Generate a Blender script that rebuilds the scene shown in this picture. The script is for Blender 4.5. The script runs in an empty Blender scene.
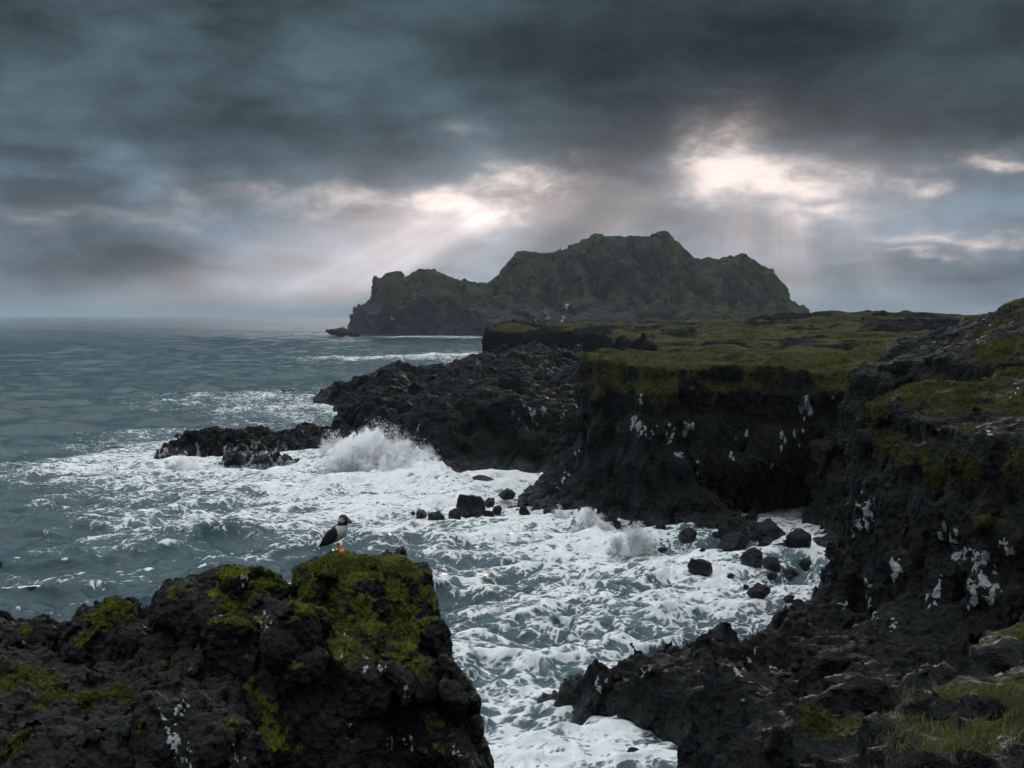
import bpy, bmesh, math, random
import numpy as np
from mathutils import Vector, Matrix
R = math.radians
C = bpy.context.scene
COL = C.collection
F32 = np.float32

# ------------------------------------------------------------------ camera
FPX, CX, CY, HOR = 1236.0, 512.0, 384.0, 316.0
EYE = 20.0
PITCH = math.atan((CY - HOR) / FPX)
cam = bpy.data.cameras.new('camera')
cam.sensor_width = 36.0
cam.lens = 36.0 * FPX / 1024.0
cam.clip_start = 0.1
cam.clip_end = 90000
co = bpy.data.objects.new('camera', cam)
COL.objects.link(co)
co.location = (0, 0, EYE)
co.rotation_euler = (math.pi / 2 - PITCH, 0, 0)
C.camera = co

# ------------------------------------------------------------------ exposure
C.view_settings.view_transform = 'Standard'
C.view_settings.look = 'None'
C.view_settings.exposure = 0.35
C.view_settings.gamma = 1.0
C.cycles.use_denoising = True
C.cycles.use_adaptive_sampling = True
C.cycles.adaptive_threshold = 0.03
C.cycles.max_bounces = 9
C.cycles.diffuse_bounces = 3
C.cycles.glossy_bounces = 2
C.cycles.volume_bounces = 8
C.cycles.volume_step_rate = 0.5
C.cycles.transparent_max_bounces = 8
C.cycles.caustics_reflective = False
C.cycles.caustics_refractive = False

SUN_AZ, SUN_EL = R(11.8), R(13.0)          # azimuth from +Y towards +X
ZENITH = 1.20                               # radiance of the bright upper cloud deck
HAZE_DENSITY = 0.00007


# ------------------------------------------------------------------ node helper
class NT:
    def __init__(s, tree):
        s.t = tree
        s.n = tree.nodes
        s.l = tree.links

    def node(s, typ, **kw):
        n = s.n.new(typ)
        for k, v in kw.items():
            setattr(n, k, v)
        return n

    def put(s, sock, v):
        if isinstance(v, bpy.types.NodeSocket):
            s.l.new(v, sock)
        elif v is not None:
            if sock.type == 'RGBA' and not hasattr(v, '__len__'):
                v = (v, v, v, 1)
            if sock.type == 'RGBA' and len(v) == 3:
                v = (*v, 1)
            sock.default_value = v

    def math(s, op, a, b=None, c=None, clamp=False):
        n = s.node('ShaderNodeMath', operation=op, use_clamp=clamp)
        for i, v in enumerate((a, b, c)):
            s.put(n.inputs[i], v) if v is not None else None
        return n.outputs[0]

    def vmath(s, op, a, b=None):
        n = s.node('ShaderNodeVectorMath', operation=op)
        s.put(n.inputs[0], a)
        if b is not None:
            s.put(n.inputs[1], b)
        return n.outputs[0]

    def mix(s, f, a, b):
        n = s.node('ShaderNodeMix', data_type='RGBA')
        s.put(n.inputs[0], f)
        s.put(n.inputs[6], a)
        s.put(n.inputs[7], b)
        return n.outputs[2]

    def sstep(s, v, a, b, lo=0.0, hi=1.0, kind='SMOOTHSTEP'):
        n = s.node('ShaderNodeMapRange', interpolation_type=kind)
        s.put(n.inputs[0], v)
        s.put(n.inputs[1], a)
        s.put(n.inputs[2], b)
        s.put(n.inputs[3], lo)
        s.put(n.inputs[4], hi)
        return n.outputs[0]

    def noise(s, vec, scale, detail=4, rough=0.55, dist=0.0, dim='3D', w=None):
        n = s.node('ShaderNodeTexNoise', noise_dimensions=dim)
        if vec is not None and dim != '1D':
            s.put(n.inputs['Vector'], vec)
        if w is not None:
            s.put(n.inputs['W'], w)
        s.put(n.inputs['Scale'], scale)
        s.put(n.inputs['Detail'], detail)
        s.put(n.inputs['Roughness'], rough)
        s.put(n.inputs['Distortion'], dist)
        return n.outputs['Fac']

    def voro(s, vec, scale, feature='F1', rnd=1.0):
        n = s.node('ShaderNodeTexVoronoi', feature=feature)
        s.put(n.inputs['Vector'], vec)
        s.put(n.inputs['Scale'], scale)
        s.put(n.inputs['Randomness'], rnd)
        return n.outputs['Distance']

    def attr(s, name):
        return s.node('ShaderNodeAttribute', attribute_name=name).outputs['Fac']

    def xyz(s, x, y, z):
        n = s.node('ShaderNodeCombineXYZ')
        s.put(n.inputs[0], x)
        s.put(n.inputs[1], y)
        s.put(n.inputs[2], z)
        return n.outputs[0]


# ------------------------------------------------------------------ pixel -> world helpers
cp, sp = math.cos(PITCH), math.sin(PITCH)


def ray(u, v):
    a, b = (u - CX) / FPX, (CY - v) / FPX
    return (a, cp + b * sp, -sp + b * cp)      # x right, y forward, z up


def G(u, v, z=0.0):
    """ground point seen at a pixel, on the level z"""
    d = ray(u, v)
    t = (z - EYE) / d[2]
    return (d[0] * t, d[1] * t)


def W(u, v, dist):
    """point at a pixel, dist metres ahead"""
    d = ray(u, v)
    t = dist / d[1]
    return (d[0] * t, dist, EYE + d[2] * t)


# ------------------------------------------------------------------ world: overcast sky
def az_el(u, v):
    d = Vector(ray(u, v)).normalized()
    return math.atan2(d.x, d.y), math.asin(d.z)


def build_world():
    w = bpy.data.worlds.new('World')
    C.world = w
    w.use_nodes = True
    k = NT(w.node_tree)
    k.n.clear()
    out = k.node('ShaderNodeOutputWorld')
    tc = k.node('ShaderNodeTexCoord').outputs['Generated']
    sepn = k.node('ShaderNodeSeparateXYZ')
    k.put(sepn.inputs[0], tc)
    x, y, z = sepn.outputs
    az = k.math('ARCTAN2', x, y)
    el = k.math('ARCSINE', z)
    elp = k.math('MAXIMUM', el, 0.0)
    # cloud layer seen in perspective, and billows that keep some height near the horizon
    den = k.math('ADD', k.math('MAXIMUM', z, 0.0), 0.10)
    p = k.xyz(k.math('DIVIDE', x, den), k.math('DIVIDE', y, den), 0.0)
    big = k.noise(p, 0.9, 3, 0.5, 0.0, '2D')
    q = k.xyz(az, k.math('MULTIPLY', el, 2.3), 0.0)
    bil = k.noise(q, 7.5, 5, 0.50, 0.15, '2D')
    bil2 = k.noise(q, 17.0, 8, 0.66, 0.25, '2D')
    cl = k.math('ADD', k.math('MULTIPLY', big, 0.18), k.math('ADD', k.math('MULTIPLY', bil2, 0.27), k.math('MULTIPLY', bil, 0.55)))
    # elevation profile of the grey deck (measured against the photograph)
    ramp = k.node('ShaderNodeValToRGB')
    k.put(ramp.inputs[0], k.math('MULTIPLY', elp, 2.0))        # 0..0.5 rad -> 0..1
    E = ramp.color_ramp.elements
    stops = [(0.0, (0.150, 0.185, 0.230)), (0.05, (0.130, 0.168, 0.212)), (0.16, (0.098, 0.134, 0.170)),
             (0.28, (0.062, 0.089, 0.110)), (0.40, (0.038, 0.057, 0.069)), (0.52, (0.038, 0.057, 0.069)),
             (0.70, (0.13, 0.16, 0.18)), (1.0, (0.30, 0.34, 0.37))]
    E[0].position, E[0].color = stops[0][0], (*stops[0][1], 1)
    E[1].position, E[1].color = stops[-1][0], (*stops[-1][1], 1)
    for pos, c in stops[1:-1]:
        e = E.new(pos)
        e.color = (*c, 1)
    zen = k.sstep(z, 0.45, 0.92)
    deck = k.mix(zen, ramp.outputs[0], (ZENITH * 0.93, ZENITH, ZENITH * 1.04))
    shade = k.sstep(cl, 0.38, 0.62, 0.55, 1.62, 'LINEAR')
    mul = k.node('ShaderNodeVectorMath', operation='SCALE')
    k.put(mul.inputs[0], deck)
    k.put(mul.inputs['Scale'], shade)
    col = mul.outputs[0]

    # patches where the deck is darker or thinner: (px, py, half width px, half height px, gain)
    wn = k.node('ShaderNodeTexNoise', noise_dimensions='2D')
    k.put(wn.inputs['Vector'], q)
    k.put(wn.inputs['Scale'], 16.0)
    k.put(wn.inputs['Detail'], 4)
    ae = k.xyz(az, el, 0.0)
    wv = k.node('ShaderNodeVectorMath', operation='MULTIPLY_ADD')
    k.put(wv.inputs[0], wn.outputs['Color'])
    k.put(wv.inputs[1], (0.070, 0.040, 0.0))
    k.put(wv.inputs[2], ae)
    warped = wv.outputs[0]          # offset by half the amplitude, see lobe()

    def lobe(u, v, hw, hh, warp=True):
        a0, e0 = az_el(u, v)
        if warp:
            a0, e0 = a0 + 0.035, e0 + 0.02
        ia, ie = FPX / hw, FPX / hh
        n = k.node('ShaderNodeVectorMath', operation='MULTIPLY_ADD')
        k.put(n.inputs[0], warped if warp else ae)
        k.put(n.inputs[1], (ia, ie, 0.0))
        k.put(n.inputs[2], (-a0 * ia, -e0 * ie, 0.0))
        d = k.node('ShaderNodeVectorMath', operation='DOT_PRODUCT')
        k.put(d.inputs[0], n.outputs[0])
        k.put(d.inputs[1], n.outputs[0])
        return k.math('POWER', 0.367879, d.outputs['Value'])

    def add(a, b):
        return k.math('ADD', a, b)
    tone = None
    for u, v, hw, hh, g in ((850, 70, 260, 70, -0.28), (620, 40, 240, 60, -0.25), (230, 140, 190, 45, -0.20), (60, 90, 120, 40, -0.05),
                            (330, 70, 90, 50, 0.16), (60, 170, 120, 22, 0.18), (180, 25, 90, 25, 0.15), (30, 60, 110, 25, 0.12),
                            (985, 275, 110, 30, -0.20), (90, 262, 130, 40, -0.34), (620, 160, 70, 25, -0.15), (900, 120, 120, 25, -0.15)):
        tone = k.math('MULTIPLY_ADD', lobe(u, v, hw, hh), g, 0.0 if tone is None else tone)
    sc = k.node('ShaderNodeVectorMath', operation='SCALE')
    k.put(sc.inputs[0], col)
    k.put(sc.inputs['Scale'], k.math('ADD', 1.0, k.math('MULTIPLY', tone, 1.5)))
    col = sc.outputs[0]

    # openings through which the hidden sun brightens the cloud edges
    gap = None
    for u, v, hw, hh, g in ((445, 206, 110, 19, 1.15), (530, 180, 62, 17, 0.95), (785, 182, 82, 22, 1.05), (728, 148, 40, 34, 1.0),
                            (820, 215, 50, 9, 0.7), (985, 237, 90, 9, 0.75), (1010, 160, 40, 10, 0.8), (915, 190, 22, 10, 0.9), (925, 257, 40, 5, 0.6),
                            (90, 215, 105, 11, 0.45), (250, 195, 90, 14, 0.40), (640, 196, 60, 9, 0.30), (470, 130, 30, 10, 0.25)):
        gap = k.math('MULTIPLY_ADD', lobe(u, v, hw, hh), g, 0.0 if gap is None else gap)
    brk = k.sstep(k.math('ADD', k.math('MULTIPLY', bil2, 0.6), k.math('MULTIPLY', bil, 0.4)), 0.34, 0.66)
    gapm = k.math('MULTIPLY', gap, k.math('ADD', 0.22, k.math('MULTIPLY', brk, 0.90)))
    core = k.math('MULTIPLY', k.sstep(gapm, 0.05, 1.30), 0.95)
    glow = k.math('MULTIPLY', gap, 0.15)
    # wide warm glow under the sun
    wide = add(k.math('MULTIPLY', lobe(770, 215, 170, 75, False), 0.15), k.math('MULTIPLY', lobe(470, 215, 170, 50, False), 0.11))

    # shafts of light fanning out from the sun below the deck
    a0, e0 = az_el(770, 40)
    dx = k.math('SUBTRACT', az, a0)
    dy = k.math('SUBTRACT', e0, el)
    ang = k.math('ARCTAN2', dx, dy)
    rs = k.noise(None, 9.0, 2, 0.65, dim='1D', w=ang)
    beams = None
    for a, wd, g in ((-1.085, 0.10, 1.35), (-0.92, 0.06, 0.4), (-0.70, 0.09, 0.30), (-0.12, 0.16, 0.40), (0.13, 0.10, 0.40), (0.42, 0.10, 0.15)):
        t = k.math('DIVIDE', k.math('SUBTRACT', ang, a), wd)
        t = k.math('MULTIPLY', k.math('EXPONENT', k.math('MULTIPLY', k.math('MULTIPLY', t, t), -1.0)), g)
        beams = t if beams is None else add(beams, t)
    beams = k.math('MULTIPLY', beams, k.math('ADD', 0.75, k.math('MULTIPLY', k.sstep(rs, 0.35, 0.7), 0.5)))
    fall = k.math('MULTIPLY', k.sstep(el, 0.100, 0.072), k.sstep(el, -0.012, 0.028))
    shaft = k.math('MULTIPLY', k.math('MULTIPLY', beams, fall), 0.31)

    warm = (1.0, 0.80, 0.74)
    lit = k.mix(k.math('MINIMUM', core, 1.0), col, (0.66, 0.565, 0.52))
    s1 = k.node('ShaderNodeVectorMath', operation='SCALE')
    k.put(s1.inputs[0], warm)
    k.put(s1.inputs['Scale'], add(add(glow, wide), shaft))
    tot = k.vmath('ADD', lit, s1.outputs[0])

    sky = k.node('ShaderNodeTexSky', sky_type='NISHITA')
    sky.sun_disc = False
    sky.sun_elevation = SUN_EL
    sky.sun_rotation = SUN_AZ
    sky.dust_density = 0.0
    b1 = k.node('ShaderNodeBackground')
    k.put(b1.inputs[0], sky.outputs[0])
    k.put(b1.inputs[1], 0.05)
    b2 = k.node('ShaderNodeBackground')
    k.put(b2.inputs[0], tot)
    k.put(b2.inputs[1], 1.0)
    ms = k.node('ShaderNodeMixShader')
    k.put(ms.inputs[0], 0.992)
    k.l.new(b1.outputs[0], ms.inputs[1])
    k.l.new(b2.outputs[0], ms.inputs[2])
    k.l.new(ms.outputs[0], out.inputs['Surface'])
    w.cycles.sampling_method = 'MANUAL'
    w.cycles.sample_map_resolution = 1024


build_world()

sun = bpy.data.lights.new('sun', 'SUN')
sun.energy = 0.7
sun.angle = R(14)
sun.color = (1.0, 0.88, 0.78)
so = bpy.data.objects.new('sun', sun)
COL.objects.link(so)
sd = Vector((math.sin(SUN_AZ) * math.cos(SUN_EL), math.cos(SUN_AZ) * math.cos(SUN_EL), math.sin(SUN_EL)))
so.rotation_euler = (-sd).to_track_quat('-Z', 'Y').to_euler()
so.location = (0, 0, 60)


# ------------------------------------------------------------------ numpy noise
_rng = np.random.default_rng(7)
_PERM = _rng.permutation(256).astype(np.int32)
_PERM = np.concatenate([_PERM, _PERM, _PERM])
_g = _rng.normal(size=(256, 3))
_GRAD = (_g / np.linalg.norm(_g, axis=1, keepdims=True)).astype(F32)
_GX, _GY, _GZ = (np.ascontiguousarray(_GRAD[:, j]) for j in range(3))
_JIT = _rng.random((256, 4)).astype(F32)
_JX, _JY, _JZ = (np.ascontiguousarray(_JIT[:, j]) for j in range(3))


def perlin(P):
    P = np.asarray(P, dtype=F32)
    fl = np.floor(P)
    f = P - fl
    i = fl.astype(np.int32) & 255
    ix, iy, iz = i[:, 0].copy(), i[:, 1].copy(), i[:, 2].copy()
    fx, fy, fz = f[:, 0].copy(), f[:, 1].copy(), f[:, 2].copy()
    ux, uy, uz = (t * t * t * (t * (t * 6 - 15) + 10) for t in (fx, fy, fz))
    res = np.zeros(len(P), F32)
    for dx in (0, 1):
        a = _PERM[ix + dx]
        wx = ux if dx else 1 - ux
        for dy in (0, 1):
            b = _PERM[a + iy + dy]
            wy = wx * (uy if dy else 1 - uy)
            for dz in (0, 1):
                h = _PERM[b + iz + dz]
                d = _GX[h] * (fx - dx) + _GY[h] * (fy - dy) + _GZ[h] * (fz - dz)
                res += wy * (uz if dz else 1 - uz) * d
    return res * 1.5


def chunked(fn, P, n=50000):
    return np.concatenate([fn(P[i:i + n]) for i in range(0, len(P), n)]) if len(P) > n else fn(P)


def fbm(P, octv=4, gain=0.5, lac=2.03):
    def f(Q):
        r = np.zeros(len(Q), F32)
        a, s = 1.0, 1.0
        for o in range(octv):
            r += a * perlin(Q * s + o * 17.3)
            a *= gain
            s *= lac
        return r
    return chunked(f, np.asarray(P, F32))


def ridged(P, octv=4, gain=0.5, lac=2.1):
    def f(Q):
        r = np.zeros(len(Q), F32)
        a, s, w = 1.0, 1.0, 1.0
        for o in range(octv):
            n = 1 - np.abs(perlin(Q * s + o * 11.7))
            n = n * n
            r += a * n * w
            w = np.clip(n * 1.6, 0, 1)
            a *= gain
            s *= lac
        return r
    return chunked(f, np.asarray(P, F32))


def worley(P):
    """returns F1, F2, random of the nearest cell, and a plane tilted at random about the centre of that cell"""
    def f(Q):
        i = np.floor(Q).astype(np.int32)
        fr = Q - i
        d1 = np.full(len(Q), 9.0, F32)
        d2 = np.full(len(Q), 9.0, F32)
        hid = np.zeros(len(Q), np.int32)
        ox, oy, oz = (np.zeros(len(Q), F32) for _ in range(3))
        ix, iy, iz = (np.ascontiguousarray(i[:, j]) for j in range(3))
        fx, fy, fz = (np.ascontiguousarray(fr[:, j]) for j in range(3))
        for dx in (-1, 0, 1):
            a = _PERM[(ix + dx) & 255]
            for dy in (-1, 0, 1):
                b = _PERM[a + ((iy + dy) & 255)]
                for dz in (-1, 0, 1):
                    h = _PERM[b + ((iz + dz) & 255)]
                    ex, ey, ez = _JX[h] + (dx - fx), _JY[h] + (dy - fy), _JZ[h] + (dz - fz)
                    d = np.sqrt(ex * ex + ey * ey + ez * ez)
                    lt = d < d1
                    d2 = np.where(lt, d1, np.minimum(d2, d))
                    hid = np.where(lt, h, hid)
                    ox, oy, oz = np.where(lt, ex, ox), np.where(lt, ey, oy), np.where(lt, ez, oz)
                    d1 = np.where(lt, d, d1)
        tilt = -(ox * _GX[hid] + oy * _GY[hid] + oz * _GZ[hid])
        return np.stack([d1, d2, _JIT[hid, 3], tilt], 1)
    r = chunked(f, np.asarray(P, F32), 50000)
    return r[:, 0], r[:, 1], r[:, 2], r[:, 3]


def sstep(x, a, b):
    t = np.clip((x - a) / (b - a), 0, 1)
    return t * t * (3 - 2 * t)


def smin(a, b, k):
    h = np.clip(0.5 + 0.5 * (b - a) / k, 0, 1)
    return b + (a - b) * h - k * h * (1 - h)


def poly_sd(X, Y, poly):
    """signed distance to a closed polygon, positive inside"""
    P = np.array(poly, float)
    d = np.full(X.shape, 1e18)
    ins = np.zeros(X.shape, bool)
    n = len(P)
    for a in range(n):
        x0, y0 = P[a]
        x1, y1 = P[(a + 1) % n]
        ex, ey = x1 - x0, y1 - y0
        t = np.clip(((X - x0) * ex + (Y - y0) * ey) / (ex * ex + ey * ey + 1e-12), 0, 1)
        d = np.minimum(d, (X - x0 - t * ex)**2 + (Y - y0 - t * ey)**2)
        c = ((y0 <= Y) & (y1 > Y)) | ((y1 <= Y) & (y0 > Y))
        if abs(ey) > 1e-12:
            ins ^= c & (X < x0 + (Y - y0) / ey * ex)
    d = np.sqrt(d)
    return np.where(ins, d, -d)


# ------------------------------------------------------------------ isosurface (surface nets)
def surfnet(field, lo, hi, vox, detail=None, band=2.0):
    """field(X,Y,Z) on broadcastable axes (negative inside); detail(P) metres added outwards within the band"""
    lo = np.array(lo, float)
    n = np.ceil((np.array(hi, float) - lo) / vox).astype(int) + 1
    ax = [(lo[i] + np.arange(n[i]) * vox) for i in range(3)]
    Fv = field(ax[0][:, None, None], ax[1][None, :, None], ax[2][None, None, :]).astype(F32)
    Fv = np.broadcast_to(Fv, tuple(n)).copy()
    if detail is not None:
        m = np.abs(Fv) < band
        ii = np.nonzero(m)
        P = np.stack([ax[0][ii[0]], ax[1][ii[1]], ax[2][ii[2]]], 1).astype(F32)
        Fv[m] -= detail(P)
    S = Fv < 0
    sl = [slice(0, -1), slice(1, None)]
    cnt = np.zeros(tuple(n - 1), np.int8)
    for a in (0, 1):
        for b in (0, 1):
            for c in (0, 1):
                cnt += S[sl[a], sl[b], sl[c]]
    act = (cnt > 0) & (cnt < 8)
    ci = np.stack(np.nonzero(act), 1)
    idx = np.full(act.shape, -1, np.int32)
    idx[act] = np.arange(len(ci))
    acc = np.zeros((len(ci), 3))
    k = np.zeros(len(ci))
    corners = [(a, b, c) for a in (0, 1) for b in (0, 1) for c in (0, 1)]
    val = {q: Fv[ci[:, 0] + q[0], ci[:, 1] + q[1], ci[:, 2] + q[2]] for q in corners}
    for q in corners:
        for d in range(3):
            if q[d] == 0:
                r = tuple(q[j] + (j == d) for j in range(3))
                v0, v1 = val[q], val[r]
                cr = (v0 < 0) != (v1 < 0)
                t = np.where(cr, v0 / np.where(cr, v0 - v1, 1), 0)
                pt = np.tile(np.array(q, float), (len(ci), 1))
                pt[:, d] += t
                acc += pt * cr[:, None]
                k += cr
    V = lo + (ci + acc / k[:, None]) * vox
    quads = []
    for d in range(3):
        e, f = [(1, 2), (2, 0), (0, 1)][d]
        A = [slice(None)] * 3
        B = [slice(None)] * 3
        A[d], B[d] = slice(0, -1), slice(1, None)
        for o in (e, f):
            A[o] = slice(1, -1)
            B[o] = slice(1, -1)
        s0, s1 = S[tuple(A)], S[tuple(B)]
        for flip, m in ((False, s0 & ~s1), (True, ~s0 & s1)):
            g = np.stack(np.nonzero(m), 1)
            g[:, e] += 1
            g[:, f] += 1

            def cell(de, df):
                h = g.copy()
                h[:, e] += de
                h[:, f] += df
                return idx[h[:, 0], h[:, 1], h[:, 2]]
            Q = np.stack([cell(-1, -1), cell(0, -1), cell(0, 0), cell(-1, 0)], 1)
            quads.append(Q[:, ::-1] if flip else Q)
    Q = np.concatenate(quads)
    Q = Q[(Q >= 0).all(1)]
    lab = np.arange(len(V))
    for _ in range(400):
        m = lab[Q].min(1)
        new = lab.copy()
        o = np.argsort(-m, kind='stable')
        for j in range(4):
            t = lab.copy()
            t[Q[o, j]] = m[o]
            new = np.minimum(new, t)
        new = new[new]
        if (new == lab).all():
            break
        lab = new
    cnt = np.bincount(lab, minlength=len(V))
    good = cnt[lab] > max(60, 0.004 * len(V))
    Q = Q[good[Q].all(1)]
    ren = np.cumsum(good) - 1
    return V[good], ren[Q]


def subdivide(V, Q):
    n = len(V)
    E = np.stack([Q, np.roll(Q, -1, 1)], 2).reshape(-1, 2)
    E.sort(axis=1)
    key = E[:, 0].astype(np.int64) * n + E[:, 1]
    uk, inv = np.unique(key, return_inverse=True)
    M = (V[uk // n] + V[uk % n]) / 2
    Fc = V[Q].mean(1)
    ei = n + inv.reshape(-1, 4)
    fi = n + len(uk) + np.arange(len(Q))
    NQ = np.concatenate([np.stack([Q[:, j], ei[:, j], fi, ei[:, j - 1]], 1) for j in range(4)])
    return np.concatenate([V, M, Fc]), NQ


def normals(V, Q):
    fn = np.cross(V[Q[:, 2]] - V[Q[:, 0]], V[Q[:, 3]] - V[Q[:, 1]])
    N = np.zeros_like(V)
    for j in range(4):
        for c in range(3):
            N[:, c] += np.bincount(Q[:, j], fn[:, c], len(V))
    return N / (np.linalg.norm(N, axis=1, keepdims=True) + 1e-12)


def relax(V, Q, it=1, lam=0.5):
    for _ in range(it):
        S = np.zeros_like(V)
        w = np.zeros(len(V))
        for j in range(4):
            nb = Q[:, (j + 1) % 4]
            for c in range(3):
                S[:, c] += np.bincount(Q[:, j], V[nb, c], len(V))
            w += np.bincount(Q[:, j], minlength=len(V))
        V = V + lam * (S / np.maximum(w, 1)[:, None] - V)
    return V


def turf(V, Q, m, it=4):
    """turf lies smoother than bare lava"""
    return V + (relax(V, Q, it, 0.6) - V) * np.clip(m, 0, 1)[:, None]


def mesh_obj(name, V, Q, mat, origin=None, attrs=None, parent=None, smooth=True):
    V = np.asarray(V, float)
    if origin is not None and parent is None:
        V = V - np.array(origin)
    me = bpy.data.meshes.new(name)
    me.vertices.add(len(V))
    me.vertices.foreach_set('co', V.astype(F32).ravel())
    Q = np.asarray(Q)
    m = Q.shape[1]
    me.loops.add(Q.size)
    me.loops.foreach_set('vertex_index', Q.astype(np.int32).ravel())
    me.polygons.add(len(Q))
    me.polygons.foreach_set('loop_start', np.arange(0, Q.size, m, dtype=np.int32))
    me.update(calc_edges=True)
    me.polygons.foreach_set('use_smooth', np.full(len(Q), smooth))
    for k_, v in (attrs or {}).items():
        a = me.attributes.new(k_, 'FLOAT', 'POINT')
        a.data.foreach_set('value', np.asarray(v, F32))
    me.materials.append(mat)
    o = bpy.data.objects.new(name, me)
    COL.objects.link(o)
    if parent is not None:
        o.parent = parent
    elif origin is not None:
        o.location = origin
    return o


def tag(o, label=None, cat=None, group=None, kind=None):
    for k_, v in (('label', label), ('category', cat), ('group', group), ('kind', kind)):
        if v:
            o[k_] = v
    return o


def project(V):
    V = np.asarray(V, float)
    x, y, z = V[:, 0], V[:, 1], V[:, 2] - EYE
    dep = y * cp - z * sp
    up = y * sp + z * cp
    return CX + FPX * x / dep, CY - FPX * up / dep, dep


_PROJ = {}


def surf_points(V, pix):
    """nearest visible surface points of a mesh under some pixels: places a stain on the rock itself"""
    if _PROJ.get('id') is not V:
        _PROJ['id'], _PROJ['uvd'] = V, project(V)
    u, v, d = _PROJ['uvd']
    out = []
    for (a, b) in pix:
        m = (np.abs(u - a) < 5) & (np.abs(v - b) < 5) & (d > 0.1)
        if m.any():
            i = np.nonzero(m)[0]
            out.append(V[i[np.argmin(d[i])]])
    return out


def clusters(V, spots, rad, seed=1):
    """droppings: every spot is a loose cluster of small drips, longer than wide"""
    rg = np.random.default_rng(seed)
    pts, rr = [], []
    for u, v, sz in spots:
        for j in range(7):
            q = surf_points(V, [(u + rg.normal(0, 4.5) * sz, v + rg.normal(0, 5.5) * sz)])
            if q:
                t = sz * rad * rg.uniform(0.25, 0.75)
                pts.append(q[0])
                rr.append((t * 0.85, t * 0.85, t * rg.uniform(1.4, 3.6)))
    return blobs(V, pts, rr) if pts else np.zeros(len(V))


def blobs(V, pts, radii):
    r = np.zeros(len(V))
    X = np.ascontiguousarray(V[:, 0])
    for p, rad in zip(pts, radii):
        rad = np.ones(3) * rad
        i = np.nonzero(np.abs(X - p[0]) < 2.6 * rad[0])[0]
        e = (V[i] - p) / rad
        r[i] = np.maximum(r[i], np.exp(-(e * e).sum(1)))
    return r


# ------------------------------------------------------------------ materials
def new_mat(name):
    m = bpy.data.materials.new(name)
    m.use_nodes = True
    k = NT(m.node_tree)
    k.n.clear()
    out = k.node('ShaderNodeOutputMaterial')
    bs = k.node('ShaderNodeBsdfPrincipled')
    k.l.new(bs.outputs[0], out.inputs[0])
    return m, k, bs, out


def rock_mat(name, s, dark=(0.0020, 0.0027, 0.0032), pale=(0.0112, 0.0132, 0.0145), moss_a=(0.024, 0.030, 0.010), moss_b=(0.075, 0.078, 0.016),
             bump=0.6, bdist=0.1, wet=None, brown=(0.0095, 0.0090, 0.0080), lichen=0.0, rough=0.62, spec=0.20):
    """dark lava; s = noise scale per metre of the largest grain"""
    m, k, bs, out = new_mat(name)
    p = k.node('ShaderNodeTexCoord').outputs['Object']
    n1 = k.noise(p, s, 5, 0.62, 0.4)
    n2 = k.noise(p, s * 4.1, 6, 0.66, 0.2)
    n3 = k.noise(k.vmath('ADD', p, (31.0, 5.0, 9.0)), s * 0.45, 3, 0.6)
    n4 = k.noise(p, s * 14.0, 3, 0.65)
    c = k.mix(k.sstep(n2, 0.36, 0.68), dark, pale)
    c = k.mix(k.math('MULTIPLY', k.sstep(n3, 0.52, 0.68), 0.55), c, brown)
    if lichen:
        c = k.mix(k.math('MULTIPLY', k.sstep(k.noise(p, s * 5.5, 6, 0.7, 0.6), 0.60, 0.70), lichen), c, (0.15, 0.155, 0.14))
    moss = k.attr('moss')
    mm = k.sstep(k.math('ADD', moss, k.math('MULTIPLY', k.math('SUBTRACT', k.math('ADD', n1, n2), 1.0), 0.75)), 0.36, 0.62)
    mc = k.mix(k.sstep(k.math('ADD', k.math('MULTIPLY', n4, 0.5), k.math('MULTIPLY', n1, 0.5)), 0.40, 0.68), moss_a, moss_b)
    mc = k.mix(k.sstep(n3, 0.5, 0.72), mc, (0.050, 0.040, 0.018))
    c = k.mix(mm, c, mc)
    g = k.attr('guano')
    gm = k.sstep(k.math('ADD', g, k.math('MULTIPLY', k.math('SUBTRACT', k.math('ADD', k.math('MULTIPLY', n2, 0.6), k.math('MULTIPLY', n4, 0.4)), 0.5), 2.6)), 0.42, 0.60)
    gm = k.math('MULTIPLY', gm, k.sstep(g, 0.06, 0.25))
    c = k.mix(gm, c, k.mix(n4, (0.16, 0.165, 0.165), (0.62, 0.63, 0.62)))
    k.put(bs.inputs['Base Color'], c)
    r = k.sstep(n2, 0.3, 0.7, rough - 0.22, rough + 0.22, 'LINEAR')
    r = k.math('MAXIMUM', r, k.math('MULTIPLY', mm, 0.92))
    if wet is not None:
        zc = k.node('ShaderNodeSeparateXYZ')
        k.put(zc.inputs[0], k.node('ShaderNodeNewGeometry').outputs['Position'])
        wv = k.sstep(k.math('ADD', zc.outputs[2], k.math('MULTIPLY', n1, 1.2)), wet, wet + 1.2)
        r = k.math('MULTIPLY', r, k.math('ADD', 0.40, k.math('MULTIPLY', wv, 0.60)))
        spec = k.math('SUBTRACT', 0.5, k.math('MULTIPLY', wv, 0.5 - spec))
    k.put(bs.inputs['Roughness'], r)
    k.put(bs.inputs['Specular IOR Level'], k.math('MULTIPLY', spec, k.math('SUBTRACT', 1.0, k.math('MULTIPLY', mm, 0.8))))
    h = k.math('ADD', k.math('MULTIPLY', n2, 0.7), k.math('MULTIPLY', n4, 0.35))
    h = k.math('ADD', h, k.math('MULTIPLY', k.voro(p, s * 5.0), 0.55))
    b = k.node('ShaderNodeBump')
    k.put(b.inputs['Strength'], bump)
    k.put(b.inputs['Distance'], bdist)
    k.put(b.inputs['Height'], h)
    k.l.new(b.outputs[0], bs.inputs['Normal'])
    return m


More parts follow.
